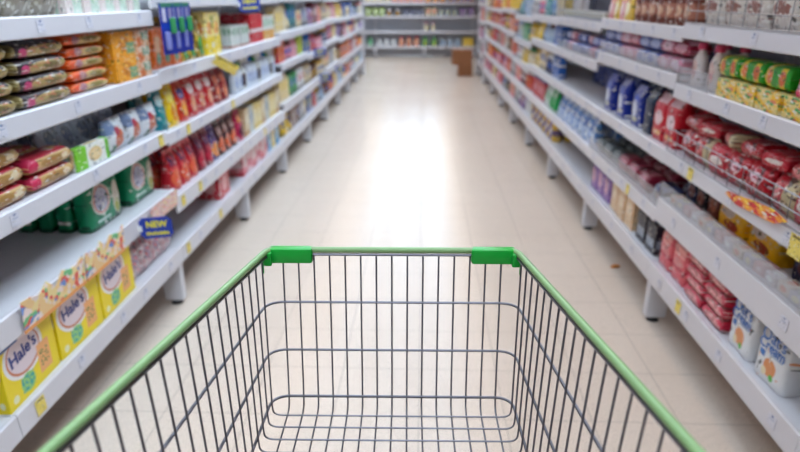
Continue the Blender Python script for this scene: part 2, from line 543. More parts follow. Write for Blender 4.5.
for ri, (lx, lc, ls, lt) in enumerate(LAMP_ROWS):
    em = emis('lamp_diffuser_glow_%d' % ri, lc, ls)
    n = 0
    for k in range(28):
        y = -2.6 + k * 1.5
        n += 1
        o = bpy.data.objects.new('ceiling_light', None); COL.objects.link(o); o.location = (lx, y, CEIL_Z - .3 * math.sin(R(lt)) - .01); o.rotation_euler = (0, R(lt), 0)
        tag(o, f'long white ceiling light, {ORDL[k]} of the {ORD[ri + 1]} row over the aisle', 'ceiling light', 'ceiling lights over the aisle')
        bm = bmesh.new()
        bm_box(bm, -.32, .32, -.74, .74, .002, .012); bm_box(bm, -.32, -.305, -.74, .74, -.04, .002); bm_box(bm, .305, .32, -.74, .74, -.04, .002)
        link('housing', mesh_from(bm, 'housing', WHITE_METAL), o)
        bm = bmesh.new(); bm_box(bm, -.3, .3, -.73, .73, -.012, 0)
        link('diffuser', mesh_from(bm, 'diffuser', em), o)

# ------------------------------------------------------------------ shelving units
LV = {}
LIP = .057
def lv(side, bay, levels, lips): LV[(side.key, bay)] = levels; return levels, lips
LA = [1.5 + 1.2 * k for k in range(10)]           # joints of the side with the NEW sign
LA = [0.2] + LA; LA[1] = 1.42
RA = [0.21, 1.41] + [2.61 + 1.2 * k for k in range(7)] + [11.045, 12.245]
UNITS = {}
left_levels = {
    0: [1.344, 1.087, .84, .57, .285], 1: [1.344, 1.087, .84, .57, .285],
    2: [1.41, 1.10, .825, .525, .285], 3: [1.41, 1.10, .825, .525, .285],
    4: [1.42, 1.13, .89, .57, .285], 5: [1.42, 1.13, .86, .57, .285], 6: [1.40, 1.15, .90, .60, .285],
    7: [1.42, 1.13, .86, .57, .285], 8: [1.42, 1.12, .86, .57, .285], 9: [1.42, 1.12, .86, .57, .285]}
right_levels = {
    0: [1.30, 1.07, .79, .585, .285], 1: [1.30, 1.07, .79, .585, .285],
    2: [1.285, 1.10, .79, .53, .285], 3: [1.26, 1.04, .79, .53, .285],
    4: [1.25, 1.04, .79, .53, .285], 5: [1.22, .98, .76, .53, .285], 6: [1.27, 1.02, .78, .53, .285],
    7: [1.25, 1.04, .79, .53, .285], 8: [1.25, 1.04, .79, .53, .285], 9: [1.3, 1.0, .7, .45, .285]}
for b in range(0, 10):
    UNITS['L', b] = shelving(LEFT, b, LA[b], LA[b + 1], left_levels[b], [LIP, .06, .055, .075, .075], feet=(b == 0, b > 0), tags=b < 5)
    rl = [.054, .057, .055, .06, .085]
    if b == 1: rl = [.052, .055, .052, .1, .085]
    UNITS['R', b] = shelving(RIGHT, b, RA[b], 11.01 if b == 8 else RA[b + 1], right_levels[b], rl, feet=(b > 0, b == 0), tags=b < 4)
# tall white end panels
for U, b in ((UNITS['L', 9], 1), (UNITS['R', 8], -1), (UNITS['R', 9], -1)):
    x = b * (.6 + .004)
    box('end_panel', WHITE_METAL, x - .012, x + .012, -.01, .49, 0.0, 2.0, .004, U)
end_levels = [1.62, 1.28, .97, .62, .27]
for b in range(1, 5):
    UNITS['E', b] = shelving(END, b, -2.4 + 1.2 * (b - 1), -1.2 + 1.2 * (b - 1), end_levels, [.05] * 5, feet=(True, False), tags=False, top=1.8)
# guards on the wire-basket side
hw = .595
guard(UNITS['R', 1], 'wire', 1.30, -hw, hw, .095)
guard(UNITS['R', 1], 'plexi', 1.07, -hw, -.30, .07)
guard(UNITS['R', 1], 'wire', .79, -hw, hw, .10)
guard(UNITS['R', 1], 'plexi', .585, -hw, hw, .075)
guard(UNITS['R', 2], 'plexi', 1.10, -hw, hw, .06)
guard(UNITS['R', 2], 'plexi', .53, -hw, hw, .075)
guard(UNITS['R', 3], 'plexi', 1.04, -hw, hw, .06)
guard(UNITS['R', 3], 'plexi', 1.26, -hw, hw, .05)

# ------------------------------------------------------------------ products: NEW-sign side, first bay
z1, z2, z3, z4, z5 = left_levels[1]
taupe = art('taupe_bag_print', (150, 140, 124), [('n', 5, .55, (190, 184, 168)), ('e', .5, .4, .25, .15, (96, 84, 76))], .4, .3)
mint = art('mint_box_print', (196, 214, 196), [('r', 0, 0, .4, 1, (222, 206, 200)), ('e', .6, .5, .22, .3, (150, 190, 150)), ('n', 9, .6, (240, 236, 226))], .45)
whitebag = art('white_bag_print', (206, 208, 212), [('e', .5, .5, .3, .25, (160, 164, 180))], .4, .2)
row(LEFT, 1, 1, z1, P_pouch(whitebag, .12, .06, .18), 1.60, 1, .12, 'pale grey pouch')
row(LEFT, 1, 1, z1, P_pillow(taupe, .13, .07, .18), 1.76, 3, .135, 'taupe snack bag', rows=2)
row(LEFT, 1, 1, z1, P_carton(mint, .105, .07, .17), 2.17, 5, .115, 'mint and cream carton', rows=2, rpitch=.08)

dark = art('dark_biscuit_print', (52, 36, 42), [('e', .6, .36, .36, .42, (176, 150, 90)), ('e', .68, .45, .16, .22, (120, 104, 58)), ('n', 9, .6, (200, 120, 90), .25, .1, .9, .8), ('e', .2, .35, .07, .3, (206, 70, 120)), ('r', .9, 0, 1, 1, (168, 148, 90)), ('r', 0, 0, .07, 1, (150, 132, 84))], .35, .15)
row(LEFT, 1, 2, z2, P_flow(dark, .285, .085, .047), 1.61, 2, .292, 'dark gold biscuit packet', dep=.016, rows=2, rpitch=.1, stack=4, spitch=.0475)
orange = art('orange_biscuit_print', (240, 98, 30), [('e', .62, .4, .36, .42, (206, 178, 110)), ('n', 9, .6, (220, 130, 90), .3, .1, .9, .8), ('e', .66, .5, .18, .24, (140, 124, 60)), ('e', .3, .5, .09, .35, (180, 120, 130)), ('e', .16, .5, .05, .2, (236, 70, 20))], .35, .15)
row(LEFT, 1, 2, z2, P_flow(orange, .265, .085, .0375), 2.205, 1, .2, 'orange biscuit packet', dep=.035, rows=2, rpitch=.1, stack=5, spitch=.039)
amber = art('amber_box_print', (238, 158, 30), [('e', .5, .5, .22, .3, (214, 128, 30)), ('r', .6, .1, .98, .55, (120, 160, 120)), ('n', 7, .62, (248, 196, 90))], .45)
row(LEFT, 1, 2, z2, P_carton(amber, .185, .1, .094), 2.465, 1, .2, 'amber carton', dep=.02, rows=2, rpitch=.12, stack=2)
orgr = art('orange_green_box_print', (226, 156, 96), [('r', .45, .35, .95, .95, (112, 164, 134)), ('n', 5, .52, (232, 214, 196)), ('e', .3, .3, .2, .3, (214, 110, 50))], .45)
row(LEFT, 1, 2, z2, P_carton(orgr, .125, .1, .062), 2.628, 1, .2, 'orange and green carton', dep=.02, rows=2, rpitch=.12, stack=3)

tan = art('tan_biscuit_print', (204, 164, 104), [('r', 0, .84, 1, .96, (190, 44, 62)), ('r', 0, .05, 1, .13, (190, 50, 66)), ('e', .12, .55, .1, .4, (206, 44, 84)), ('e', .55, .48, .28, .26, (172, 128, 66)), ('e', .8, .5, .08, .2, (226, 206, 170))], .35, .15)
row(LEFT, 1, 3, z3, P_flow(tan, .25, .09, .052), 1.60, 1, .252, 'taller stacked tan biscuit packet', dep=.02, rows=2, rpitch=.105, stack=3, spitch=.0535)
row(LEFT, 1, 3, z3, P_flow(tan, .25, .09, .052), 1.86, 1, .252, 'lower stacked tan biscuit packet', dep=.02, rows=2, rpitch=.105, stack=2, spitch=.0535)
greenwhite = art('green_white_packet_print', (238, 238, 230), [('r', 0, 0, .3, 1, (120, 200, 40)), ('r', .88, 0, 1, 1, (96, 186, 30)), ('e', .55, .5, .2, .32, (232, 200, 140)), ('e', .55, .5, .13, .2, (240, 214, 160))], .35, .1)
row(LEFT, 1, 3, z3, P_carton(greenwhite, .225, .03, .078, 'cracker_carton'), 2.105, 1, .2, 'lime green and white cracker carton', dep=.02)
greyblue = art('grey_blue_pouch_print', (190, 204, 226), [('e', .5, .6, .3, .2, (120, 136, 170)), ('n', 6, .6, (150, 164, 184)), ('r', .3, .1, .5, .3, (190, 130, 80))], .3, .5)
row(LEFT, 1, 3, z3, P_pouch(greyblue, .1, .07, .165), 2.02, 5, .108, 'grey-blue pouch', dep=.10, rows=2, rpitch=.094)
foodbox = art('white_meal_print', (222, 226, 232), [('r', 0, .55, .4, 1, (120, 140, 176)), ('e', .62, .35, .22, .3, (200, 100, 60)), ('e', .5, .62, .12, .14, (186, 44, 70)), ('r', .25, 0, .5, .2, (60, 110, 70))], .35, .2)
row(LEFT, 1, 3, z3, P_pillow(foodbox, .15, .05, .13), 2.31, 3, .155, 'white ready-meal bag', dep=.025)
brownjar = art('brown_bag_print', (150, 84, 50), [('n', 6, .5, (196, 120, 70))], .35, .3)
row(LEFT, 1, 3, z3, P_pouch(brownjar, .12, .07, .175), 2.61, 1, .12, 'copper brown pouch', dep=.20)

green = art('green_pack_print', (8, 138, 90), [('r', 0, 0, 1, .08, (10, 92, 60)), ('e', .38, .55, .27, .3, (236, 232, 224)), ('e', .38, .55, .24, .27, (220, 120, 90)), ('e', .38, .55, .21, .24, (206, 206, 220)), ('n', 22, .56, (70, 80, 150), .2, .4, .56, .7), ('r', .2, .12, .6, .17, (210, 230, 220)), ('e', .84, .42, .12, .36, (214, 206, 186)), ('e', .84, .25, .08, .14, (170, 170, 60))], .3, .25)
row(LEFT, 1, 4, z4, P_brick(green, .245, .066, .195, 'foil_bag'), 2.24, 2, .32, 'dark green foil bag', dep=.075, rows=4, rpitch=.077, yawj=.012)

# yellow display cartons on the bottom shelf
yellow = art('yellow_carton_print', (246, 218, 10), [('e', .40, .70, .36, .37, (240, 236, 236)), ('e', .40, .70, .31, .32, (206, 120, 80)), ('e', .40, .71, .285, .29, (232, 214, 220)),
    ('r', .62, .14, .86, .62, (244, 176, 110)), ('n', 26, .55, (120, 130, 60), .66, .24, .82, .5), ('e', .38, .22, .13, .15, (150, 206, 120)), ('n', 20, .5, (70, 170, 150), .26, .1, .5, .34), ('e', .13, .13, .05, .06, (240, 236, 190)), ('r', 0, .93, .35, 1, (40, 90, 170))], .4, busy=False)
NAVY = plain('navy_print', (44, 56, 132), .45)
WHITE_INK = plain('white_print', (238, 238, 240), .45)
YEL_INK = plain('yellow_print', (236, 224, 40), .45)
BLUE_INK = plain('blue_print', (30, 110, 196), .45)
def text_mesh(s, size, mat, ext=.0004, bold=.0):
    cu = bpy.data.curves.new('lettering', 'FONT')
    cu.body = s; cu.size = size; cu.extrude = ext; cu.offset = bold; cu.align_x = 'CENTER'; cu.align_y = 'CENTER'
    ob = bpy.data.objects.new('lettering', cu); COL.objects.link(ob)
    dg = bpy.context.evaluated_depsgraph_get()
    me = bpy.data.meshes.new_from_object(ob.evaluated_get(dg))
    bpy.data.objects.remove(ob); bpy.data.curves.remove(cu)
    me.materials.clear(); me.materials.append(mat)
    return me
TX = text_mesh('Hale\'s', .056, NAVY, bold=.0012)
def display_carton(w, d, h):
    """shelf-ready tray carton: tall back, sides sloping, lower front"""
    bm = bmesh.new()
    bm_box(bm, -w / 2, w / 2, 0, d, 0, h, .002)
    bm.normal_update(); planar_uv(bm, w, d, h)
    return mesh_from(bm, 'display_carton', yellow)
yc = display_carton(.268, .15, .2)
for i, a in enumerate((1.56, 1.838, 2.116)):
    o = link('display_carton', yc, None, LEFT.pos(a, .02, z5 + .0006), (0, 0, LEFT.rot + (.03, -.02, .02)[i]))
    tag(o, f'bright yellow display carton with oval logo, {ORD[i + 1]} along the bottom shelf, beside the NEW sign', 'box', 'yellow display cartons')
    link('printed_name', TX, o, (-.028, -.0008, .145), (PI / 2, 0, 0)).rotation_euler = (PI / 2, -.12, 0)
pinkgrey = art('pink_grey_packet_print', (204, 176, 180), [('s', 'v', 4, .25, (228, 220, 224)), ('e', .5, .6, .3, .2, (150, 140, 160)), ('n', 8, .58, (216, 110, 120))], .35, .3)
row(LEFT, 1, 5, z5, P_pillow(pinkgrey, .1, .06, .15), 2.31, 4, .105, 'pink and grey sachet bag', dep=.03, rows=2, rpitch=.08)

# ---- side, bays two and three
def pouchart(name, base, accent, sub, cr=.3):
    return art(name, base, [('e', .5, .66, .3, .13, accent), ('e', .5, .3, .28, .18, sub), ('r', 0, .92, 1, 1, tuple(int(x * .8) for x in base)), ('n', 7, .66, tuple(min(255, x + 50) for x in base))], .33, cr)
z1, z2, z3, z4, z5 = left_levels[2]
row(LEFT, 2, 2, z2, P_carton(art('orange_white_print', (232, 110, 40), [('r', .2, .4, .8, .8, (240, 190, 150)), ('e', .5, .25, .25, .15, (120, 170, 140))]), .1, .08, .17), 2.80, 3, .105, 'orange carton', rows=2, rpitch=.09)
row(LEFT, 2, 2, z2, P_pouch(art('olive_bag_print', (126, 104, 40), [('n', 5, .5, (214, 170, 30)), ('e', .6, .28, .35, .22, (30, 150, 60)), ('e', .4, .75, .3, .12, (80, 50, 30))], .35, .3), .11, .07, .21), 3.12, 3, .115, 'olive and green snack pouch', rows=2, rpitch=.09)
yb = art('yellow_cream_box_print', (240, 208, 40), [('r', 0, .42, 1, 1, (240, 218, 140)), ('e', .3, .62, .18, .14, (232, 150, 80)), ('e', .74, .62, .18, .14, (236, 160, 90)), ('r', .4, .62, .56, .9, (130, 140, 50)), ('e', .45, .22, .1, .08, (230, 226, 210)), ('n', 8, .64, (252, 236, 120))], .4)
row(LEFT, 2, 2, z2, P_carton(yb, .235, .1, .225, 'cereal_carton'), 3.56, 1, .245, 'tall yellow cereal carton', dep=.022, rows=1)
row(LEFT, 3, 2, z2, P_carton(art('white_green_print', (206, 214, 206), [('r', 0, .6, 1, .9, (110, 160, 120)), ('s', 'u', 3, .3, (226, 226, 226)), ('r', 0, 0, 1, .12, (180, 130, 110))]), .09, .08, .13), 3.97, 4, .1, 'white and green carton', rows=2, rpitch=.09)
row(LEFT, 3, 2, z2, P_carton(art('red_box_white_band', (206, 34, 48), [('r', 0, .36, 1, .48, (236, 220, 220))]), .15, .1, .19), 4.46, 2, .16, 'red carton with white band', rows=2, rpitch=.11)
row(LEFT, 3, 2, z2, P_carton(art('white_orange_print', (224, 226, 220), [('r', 0, 0, 1, .4, (226, 170, 90)), ('e', .5, .7, .3, .16, (120, 190, 150))]), .1, .08, .17), 4.78, 3, .11, 'white and orange carton', rows=2, rpitch=.09)
# middle shelf pouches
P = P_pouch
row(LEFT, 2, 3, z3, P(pouchart('teal_pouch_print', (20, 124, 136), (210, 230, 230), (40, 150, 150)), .11, .07, .205), 2.775, 1, .1, 'teal pouch', rows=2, rpitch=.09)
row(LEFT, 2, 3, z3, P(pouchart('yellow_pouch_print', (240, 196, 20), (250, 230, 120), (226, 140, 20)), .12, .07, .205), 2.90, 1, .1, 'golden yellow pouch', rows=2, rpitch=.09)
row(LEFT, 2, 3, z3, P(pouchart('red_yellow_pouch_print', (214, 60, 30), (60, 80, 150), (244, 170, 60)), .115, .07, .2), 3.03, 1, .1, 'red and amber pouch', rows=2, rpitch=.09)
row(LEFT, 2, 3, z3, P(pouchart('red_pouch_print', (196, 14, 30), (236, 226, 226), (226, 160, 120)), .125, .07, .21), 3.165, 3, .135, 'glossy red pouch', rows=2, rpitch=.09)
row(LEFT, 2, 3, z3, P(pouchart('dark_red_pouch_print', (150, 30, 36), (210, 110, 70), (230, 140, 100)), .115, .07, .2), 3.57, 2, .125, 'dark red and orange pouch', rows=2, rpitch=.09)
bluecap = plain('blue_plastic', (26, 110, 200), .35); whitecap = plain('white_plastic', (236, 236, 236), .35); greencap = plain('green_plastic', (40, 150, 70), .35)
pinkcap = plain('pink_plastic', (214, 60, 100), .35); brownlid = plain('brown_plastic', (86, 50, 36), .4); goldlid = plain('gold_lid', (196, 156, 70), .35, .5)
wb = art('white_bottle_print', (216, 222, 232), [('e', .5, .4, .3, .25, (150, 170, 210))], .3)
wb2 = art('white_bottle_dark_label', (214, 216, 214), [('r', .1, .15, .9, .6, (54, 34, 40))], .3)
row(LEFT, 3, 3, z3, [P_bottle(wb, bluecap, .085, .19), P_bottle(wb, greencap, .085, .18), P_bottle(wb2, whitecap, .09, .2), P_bottle(wb, whitecap, .085, .2)], 3.97, 12, .094, 'white bottle', rows=2, rpitch=.094)
# fourth shelf coffee pouches
def coffee(name, base, blob, lab):
    return art(name, base, [('e', .5, .3, .42, .22, blob), ('r', .2, .6, .8, .82, lab), ('n', 6, .6, tuple(min(255, x + 60) for x in base))], .3, .35)
row(LEFT, 2, 4, z4, P(coffee('red_coffee_print', (196, 30, 44), (226, 100, 60), (90, 40, 90)), .112, .075, .2, 'coffee_pouch'), 2.84, 3, .122, 'red coffee pouch', rows=3, rpitch=.094)
row(LEFT, 2, 4, z4, P(coffee('maroon_coffee_print', (120, 16, 40), (190, 30, 60), (60, 30, 90)), .105, .075, .2, 'coffee_pouch'), 3.21, 2, .115, 'maroon coffee pouch', rows=2, rpitch=.094)
row(LEFT, 2, 4, z4, P(coffee('violet_coffee_print', (70, 44, 120), (236, 150, 70), (40, 30, 80)), .11, .075, .2, 'coffee_pouch'), 3.44, 1, .115, 'violet and orange coffee pouch', rows=2, rpitch=.094)
row(LEFT, 2, 4, z4, P(coffee('black_coffee_print', (60, 26, 34), (226, 110, 70), (200, 160, 150)), .11, .075, .2, 'coffee_pouch'), 3.56, 3, .118, 'black and orange coffee pouch', rows=2, rpitch=.094)
row(LEFT, 3, 4, z4, P(coffee('pink_coffee_print', (206, 40, 90), (60, 30, 40), (240, 190, 60)), .11, .075, .19, 'coffee_pouch'), 3.97, 1, .118, 'magenta coffee pouch', rows=2, rpitch=.094)
bg = art('beige_box_a', (214, 192, 150), [('e', .5, .6, .3, .2, (236, 226, 200)), ('r', 0, 0, 1, .2, (196, 150, 90))]); bgb = art('beige_box_b', (196, 200, 196), [('e', .5, .6, .3, .2, (150, 170, 190))]); bgy = art('beige_box_c', (226, 200, 110), [('e', .5, .5, .3, .3, (240, 230, 190))])
row(LEFT, 3, 4, z4, [P_carton(bg, .11, .09, .18), P_carton(bgb, .11, .09, .18), P_carton(bgy, .11, .09, .18), P_carton(bgy, .11, .09, .17)], 4.09, 9, .114, 'beige carton', rows=2, rpitch=.1)
# bottom shelf
rg = art('red_gift_box_print', (206, 30, 50), [('s', 'u', 3, .12, (240, 190, 190)), ('e', .5, .5, .25, .3, (236, 170, 170))])
row(LEFT, 2, 5, z5, P_carton(rg, .2, .12, .15), 3.52, 1, .21, 'red gift carton', rows=2, rpitch=.13)
pk = art('pink_box_print', (232, 120, 130), [('r', .1, .3, .9, .8, (240, 210, 212)), ('r', 0, 0, 1, .15, (206, 50, 70))]); pk2 = art('pale_pink_box_print', (236, 196, 200), [('r', .1, .2, .9, .5, (214, 90, 110))])
row(LEFT, 3, 5, z5, [P_carton(pk, .11, .1, .17), P_carton(pk2, .11, .1, .17)], 3.97, 6, .115, 'pink carton', rows=2, rpitch=.11)
row(LEFT, 3, 5, z5, [P_carton(art('sky_box_print', (50, 150, 206), [('e', .5, .5, .3, .3, (200, 220, 230))]), .11, .1, .18), P_carton(bgy, .11, .1, .17)], 4.68, 3, .118, 'blue or yellow carton', rows=2, rpitch=.11)

# ------------------------------------------------------------------ random runs for the far bays
PAL = {
    'red': (204, 36, 50), 'pink': (226, 130, 150), 'cream': (226, 206, 164), 'orange': (232, 120, 50), 'yellow': (236, 196, 50),
    'blue': (40, 96, 180), 'white': (222, 222, 224), 'green': (40, 150, 80), 'purple': (130, 80, 160), 'brown': (120, 74, 54),
    'pale blue': (150, 180, 210), 'teal': (30, 130, 140), 'navy': (30, 40, 96), 'maroon': (120, 24, 48), 'lime': (170, 200, 50), 'grey': (160, 160, 168)}
def fart(c, i):
    b = PAL[c]; k = ('white' if c not in ('white', 'cream') else 'red', 'yellow', 'white', 'blue')[i % 4]
    o = PAL[k]
    if i % 3 == 0: L = [('e', .5, .6, .32, .2, o), ('r', 0, 0, 1, .2, tuple(int(x * .7) for x in b))]
    elif i % 3 == 1: L = [('r', .12, .4, .88, .8, tuple((x + y) // 2 for x, y in zip(b, o))), ('e', .5, .22, .2, .12, o)]
    else: L = [('n', 5, .55, o), ('r', 0, .8, 1, 1, b)]
    return art('%s_pack_print_%d' % (c.replace(' ', '_'), i % 4), b, L, .38)
FIRST = {}
def far_run(side, bay, lev, z, zup, a0, a1, colors, rows=1):
    a = a0
    # one run per colour; each run is a few facings of one product kind
    span = (a1 - a0) / len(colors)
    for ci, c in enumerate(colors):
        i = rnd.randrange(4)
        w = rnd.choice([.095, .11, .125]); h = min(zup - z - .035, rnd.uniform(.15, .22)); h = round(h, 3)
        n = max(1, int(span / (w + .008)))
        m = fart(c, i)
        kind = rnd.choice(['carton', 'pouch', 'bottle', 'jar', 'carton', 'bag'])
        dd = .08
        m2 = fart(c, i + 1)
        if kind == 'carton': p = [P_carton(m, w, dd, h), P_carton(m, w, dd, h), P_carton(m2, w, dd, h)]; nm = 'carton'
        elif kind == 'pouch': p = [P_pouch(m, w, .07, h), P_pouch(m2, w, .07, h, seed=2)]; nm = 'pouch'
        elif kind == 'bottle': p = P_bottle(m, rnd.choice([whitecap, bluecap, greencap, pinkcap]), w * .8, h); nm = 'bottle'
        elif kind == 'jar': p = P_jar(m, rnd.choice([whitecap, brownlid, goldlid]), w * .9, min(h, .15)); nm = 'jar'
        else: p = P_brick(m, w, .07, h); nm = 'bag'
        key = (side.key, bay, lev, c, nm)
        FIRST[key] = FIRST.get(key, 1)
        row(side, bay, lev, z, p, a + w / 2 + .006, n, span / n, f'{c} {nm}', rows=rows, rpitch=.1, first=FIRST[key], always=True)
        FIRST[key] += n
        a += span
far_left = {
    4: {2: ['cream', 'cream', 'teal', 'cream'], 3: ['red', 'pink', 'pink', 'lime'], 4: ['cream', 'green', 'white'], 5: ['yellow', 'brown', 'grey']},
    5: {2: ['grey', 'purple', 'maroon', 'pink'], 3: ['blue', 'red', 'pink'], 4: ['cream', 'brown', 'cream'], 5: ['blue', 'red', 'grey', 'pale blue']},
    6: {2: ['cream', 'cream', 'pink'], 3: ['navy', 'pink', 'cream'], 4: ['cream', 'grey', 'white'], 5: ['brown', 'orange', 'cream']},
    7: {2: ['yellow', 'cream', 'blue'], 3: ['purple', 'brown', 'pink'], 4: ['brown', 'orange', 'orange'], 5: ['pale blue', 'cream', 'orange']},
    8: {2: ['cream', 'blue', 'white'], 3: ['white', 'pink', 'purple'], 4: ['orange', 'red', 'white'], 5: ['orange', 'white', 'pale blue']},
    9: {2: ['blue', 'cream'], 3: ['white', 'purple'], 4: ['orange', 'orange'], 5: ['white', 'pale blue']}}
for b, dct in far_left.items():
    L = left_levels[b]
    for lev, cols in dct.items():
        far_run(LEFT, b, lev, L[lev - 1], L[lev - 2] - .03, LA[b] + .03, LA[b + 1] - .03, cols)
# ------------------------------------------------------------------ wire-basket side, first bay
z1, z2, z3, z4, z5 = right_levels[1]
wbrown = art('white_brown_print', (222, 214, 206), [('r', 0, .55, 1, .85, (130, 70, 60)), ('e', .5, .35, .35, .12, (160, 110, 100)), ('r', .1, .62, .5, .8, (70, 70, 120)), ('n', 10, .6, (240, 236, 232))], .35, .2)
row(RIGHT, 1, 1, z1, P_pillow(wbrown, .145, .06, .19, 'snack_bag'), 1.52, 7, .158, 'cream and brown snack bag', dep=.025, rows=3, rpitch=.08)
lotion = art('white_lotion_print', (236, 226, 224), [('e', .5, .45, .32, .3, (226, 190, 180)), ('r', .3, .3, .7, .45, (214, 130, 140))], .3)
row(RIGHT, 1, 2, z2, P_bottle(lotion, pinkcap, .075, .165), 2.40, 2, .14, 'white bottle with pink cap', dep=.03, rows=2, rpitch=.09)
noodle = art('green_yellow_noodle_print', (40, 160, 40), [('r', 0, 0, .3, 1, (240, 216, 40)), ('r', .62, .1, .8, .9, (250, 220, 60)), ('e', .22, .5, .12, .3, (230, 120, 50)), ('e', .7, .5, .12, .3, (220, 110, 60)), ('r', .9, 0, 1, 1, (30, 170, 40))], .3, .2)
tray = art('noodle_tray_print', (232, 206, 130), [('n', 2.4, .5, (240, 190, 40)), ('n', 3.1, .56, (50, 160, 80)), ('n', 2.7, .6, (222, 120, 90)), ('n', 4, .62, (230, 226, 220))], .4)
row(RIGHT, 1, 2, z2, P_carton(tray, .135, .1, .062, 'noodle_tray'), 1.52, 6, .14, 'yellow and green tray carton', dep=.016)
row(RIGHT, 1, 2, z2 + .063, P_flow(noodle, .15, .09, .075, 'noodle_packet'), 1.95, 3, .155, 'green and yellow noodle packet', dep=.03)
row(RIGHT, 1, 2, z2 + .0005, P_flow(noodle, .15, .09, .12, 'noodle_packet'), 1.95, 3, .155, 'taller green noodle packet behind the trays', dep=.14)
row(RIGHT, 1, 2, z2 + .063, P_pouch(pouchart('hot_pink_pouch_print', (214, 30, 90), (240, 160, 190), (240, 200, 210)), .1, .05, .105), 1.79, 1, .1, 'hot pink pouch', dep=.03)
redp = art('red_sweet_print', (186, 12, 34), [('e', .5, .62, .26, .14, (232, 200, 208)), ('n', 9, .56, (190, 60, 80), .3, .5, .7, .75), ('n', 4, .66, (226, 150, 160)), ('n', 5.3, .6, (90, 20, 34)), ('r', .6, 0, .95, .3, (150, 110, 100))], .28, .5)
redq = art('red_cream_sweet_print', (186, 30, 44), [('r', .62, 0, 1, 1, (206, 190, 150)), ('e', .3, .5, .2, .3, (226, 130, 130)), ('n', 5, .6, (120, 100, 90))], .28, .5)
redr = art('red_pink_sweet_print', (196, 20, 44), [('n', 4, .58, (206, 90, 100)), ('e', .5, .5, .3, .14, (236, 220, 214))], .28, .5)
rp = [P_pillow(redp, .135, .06, .11, 'sweet_bag', seed=1), P_pillow(redr, .135, .06, .11, 'sweet_bag', seed=2), P_pillow(redq, .135, .06, .11, 'sweet_bag', seed=3), P_pillow(redp, .135, .06, .11, 'sweet_bag', seed=4)]
row(RIGHT, 1, 3, z3, rp, 1.52, 8, .14, 'red sweet bag', dep=.022, rows=3, rpitch=.1, yawj=.14, tilt=.12)
rp2 = [P_flow(redp, .125, .10, .055, 'sweet_packet', seed=5), P_flow(redq, .125, .10, .055, 'sweet_packet', seed=6), P_flow(redr, .125, .10, .055, 'sweet_packet', seed=8)]
row(RIGHT, 1, 3, z3 + .113, rp2, 1.56, 7, .155, 'red sweet packet laid on top', dep=.035, yawj=.3)

navyp = art('navy_snack_print', (34, 36, 66), [('n', 6, .58, (80, 90, 140)), ('e', .6, .4, .3, .2, (120, 70, 66)), ('e', .3, .7, .15, .1, (170, 170, 180))], .3, .4)
blackp = art('black_snack_print', (32, 28, 34), [('e', .5, .35, .32, .2, (130, 60, 44)), ('n', 7, .64, (96, 96, 110))], .3, .4)
brownp = art('rust_snack_print', (120, 56, 44), [('e', .5, .5, .3, .25, (190, 110, 80)), ('n', 6, .6, (60, 30, 30))], .3, .4)
gold = art('golden_bag_print', (255, 190, 16), [('e', .4, .55, .22, .14, (226, 200, 180)), ('e', .55, .25, .26, .13, (170, 60, 40)), ('r', .1, .78, .9, .9, (214, 120, 20)), ('n', 5, .66, (250, 200, 60))], .3, .35)
row(RIGHT, 1, 4, z4, [P_brick(navyp, .105, .08, .14), P_brick(blackp, .105, .08, .14)], 1.50, 3, .115, 'dark navy snack bag', dep=.10, rows=2, rpitch=.09)
row(RIGHT, 1, 4, z4, P_brick(gold, .2, .08, .14), 1.955, 2, .21, 'golden orange snack bag', dep=.09, rows=2, rpitch=.11, tilt=.03)
row(RIGHT, 1, 4, z4, P_brick(brownp, .105, .08, .11), 2.335, 1, .11, 'rust brown snack bag', dep=.10, rows=2, rpitch=.09)
row(RIGHT, 1, 4, z4, [P_brick(blackp, .09, .08, .14), P_brick(navyp, .09, .08, .13)], 2.44, 2, .1, 'black snack bag', dep=.10, rows=2, rpitch=.09)
past = [P_carton(art('pastel_pack_%d' % i, c, [('e', .5, .5, .28, .3, d)], .4), .062, .05, .034, 'sample_carton') for i, (c, d) in enumerate([((216, 206, 210), (240, 240, 240)), ((206, 160, 166), (226, 200, 200)), ((190, 186, 200), (220, 214, 180)), ((214, 200, 186), (226, 150, 130))])]
row(RIGHT, 1, 4, z4, past, 1.46, 16, .07, 'small pastel carton', dep=.02)

pinkw = art('pink_wafer_print', (222, 96, 106), [('r', .1, .6, .9, .9, (232, 150, 140)), ('r', 0, .28, 1, .34, (190, 30, 60)), ('e', .5, .45, .3, .12, (214, 120, 120)), ('s', 'v', 3, .08, (200, 50, 80))], .35, .2)
pinkx = art('pink_stack_print', (206, 60, 86), [('e', .5, .5, .35, .35, (226, 150, 150)), ('n', 6, .56, (170, 100, 100)), ('r', 0, 0, .1, 1, (226, 60, 90)), ('r', .9, 0, 1, 1, (196, 30, 60))], .35, .3)
row(RIGHT, 1, 5, z5, P_brick(pinkw, .135, .07, .185, 'wafer_bag'), 2.39, 2, .15, 'upright salmon pink wafer bag', dep=.03, rows=3, rpitch=.08)
row(RIGHT, 1, 5, z5, P_flow(pinkx, .165, .085, .046, 'wafer_packet'), 2.035, 2, .175, 'pink wafer packet', dep=.02, rows=2, rpitch=.1, stack=4, spitch=.047, yawj=.06)
oats = art('white_oat_bag_print', (226, 226, 228), [('e', .52, .26, .2, .15, (224, 146, 90)), ('e', .62, .13, .08, .05, (90, 180, 70)), ('e', .36, .16, .08, .07, (236, 220, 180)), ('r', .1, .36, .3, .46, (40, 110, 190)), ('r', .45, .46, .85, .49, (150, 170, 200))], .35, .2)
T1 = text_mesh("Oat's", .056, BLUE_INK, bold=.0); T2 = text_mesh('Cream', .046, BLUE_INK, bold=.0004)
ob = m_brick(.15, .075, .205, oats)
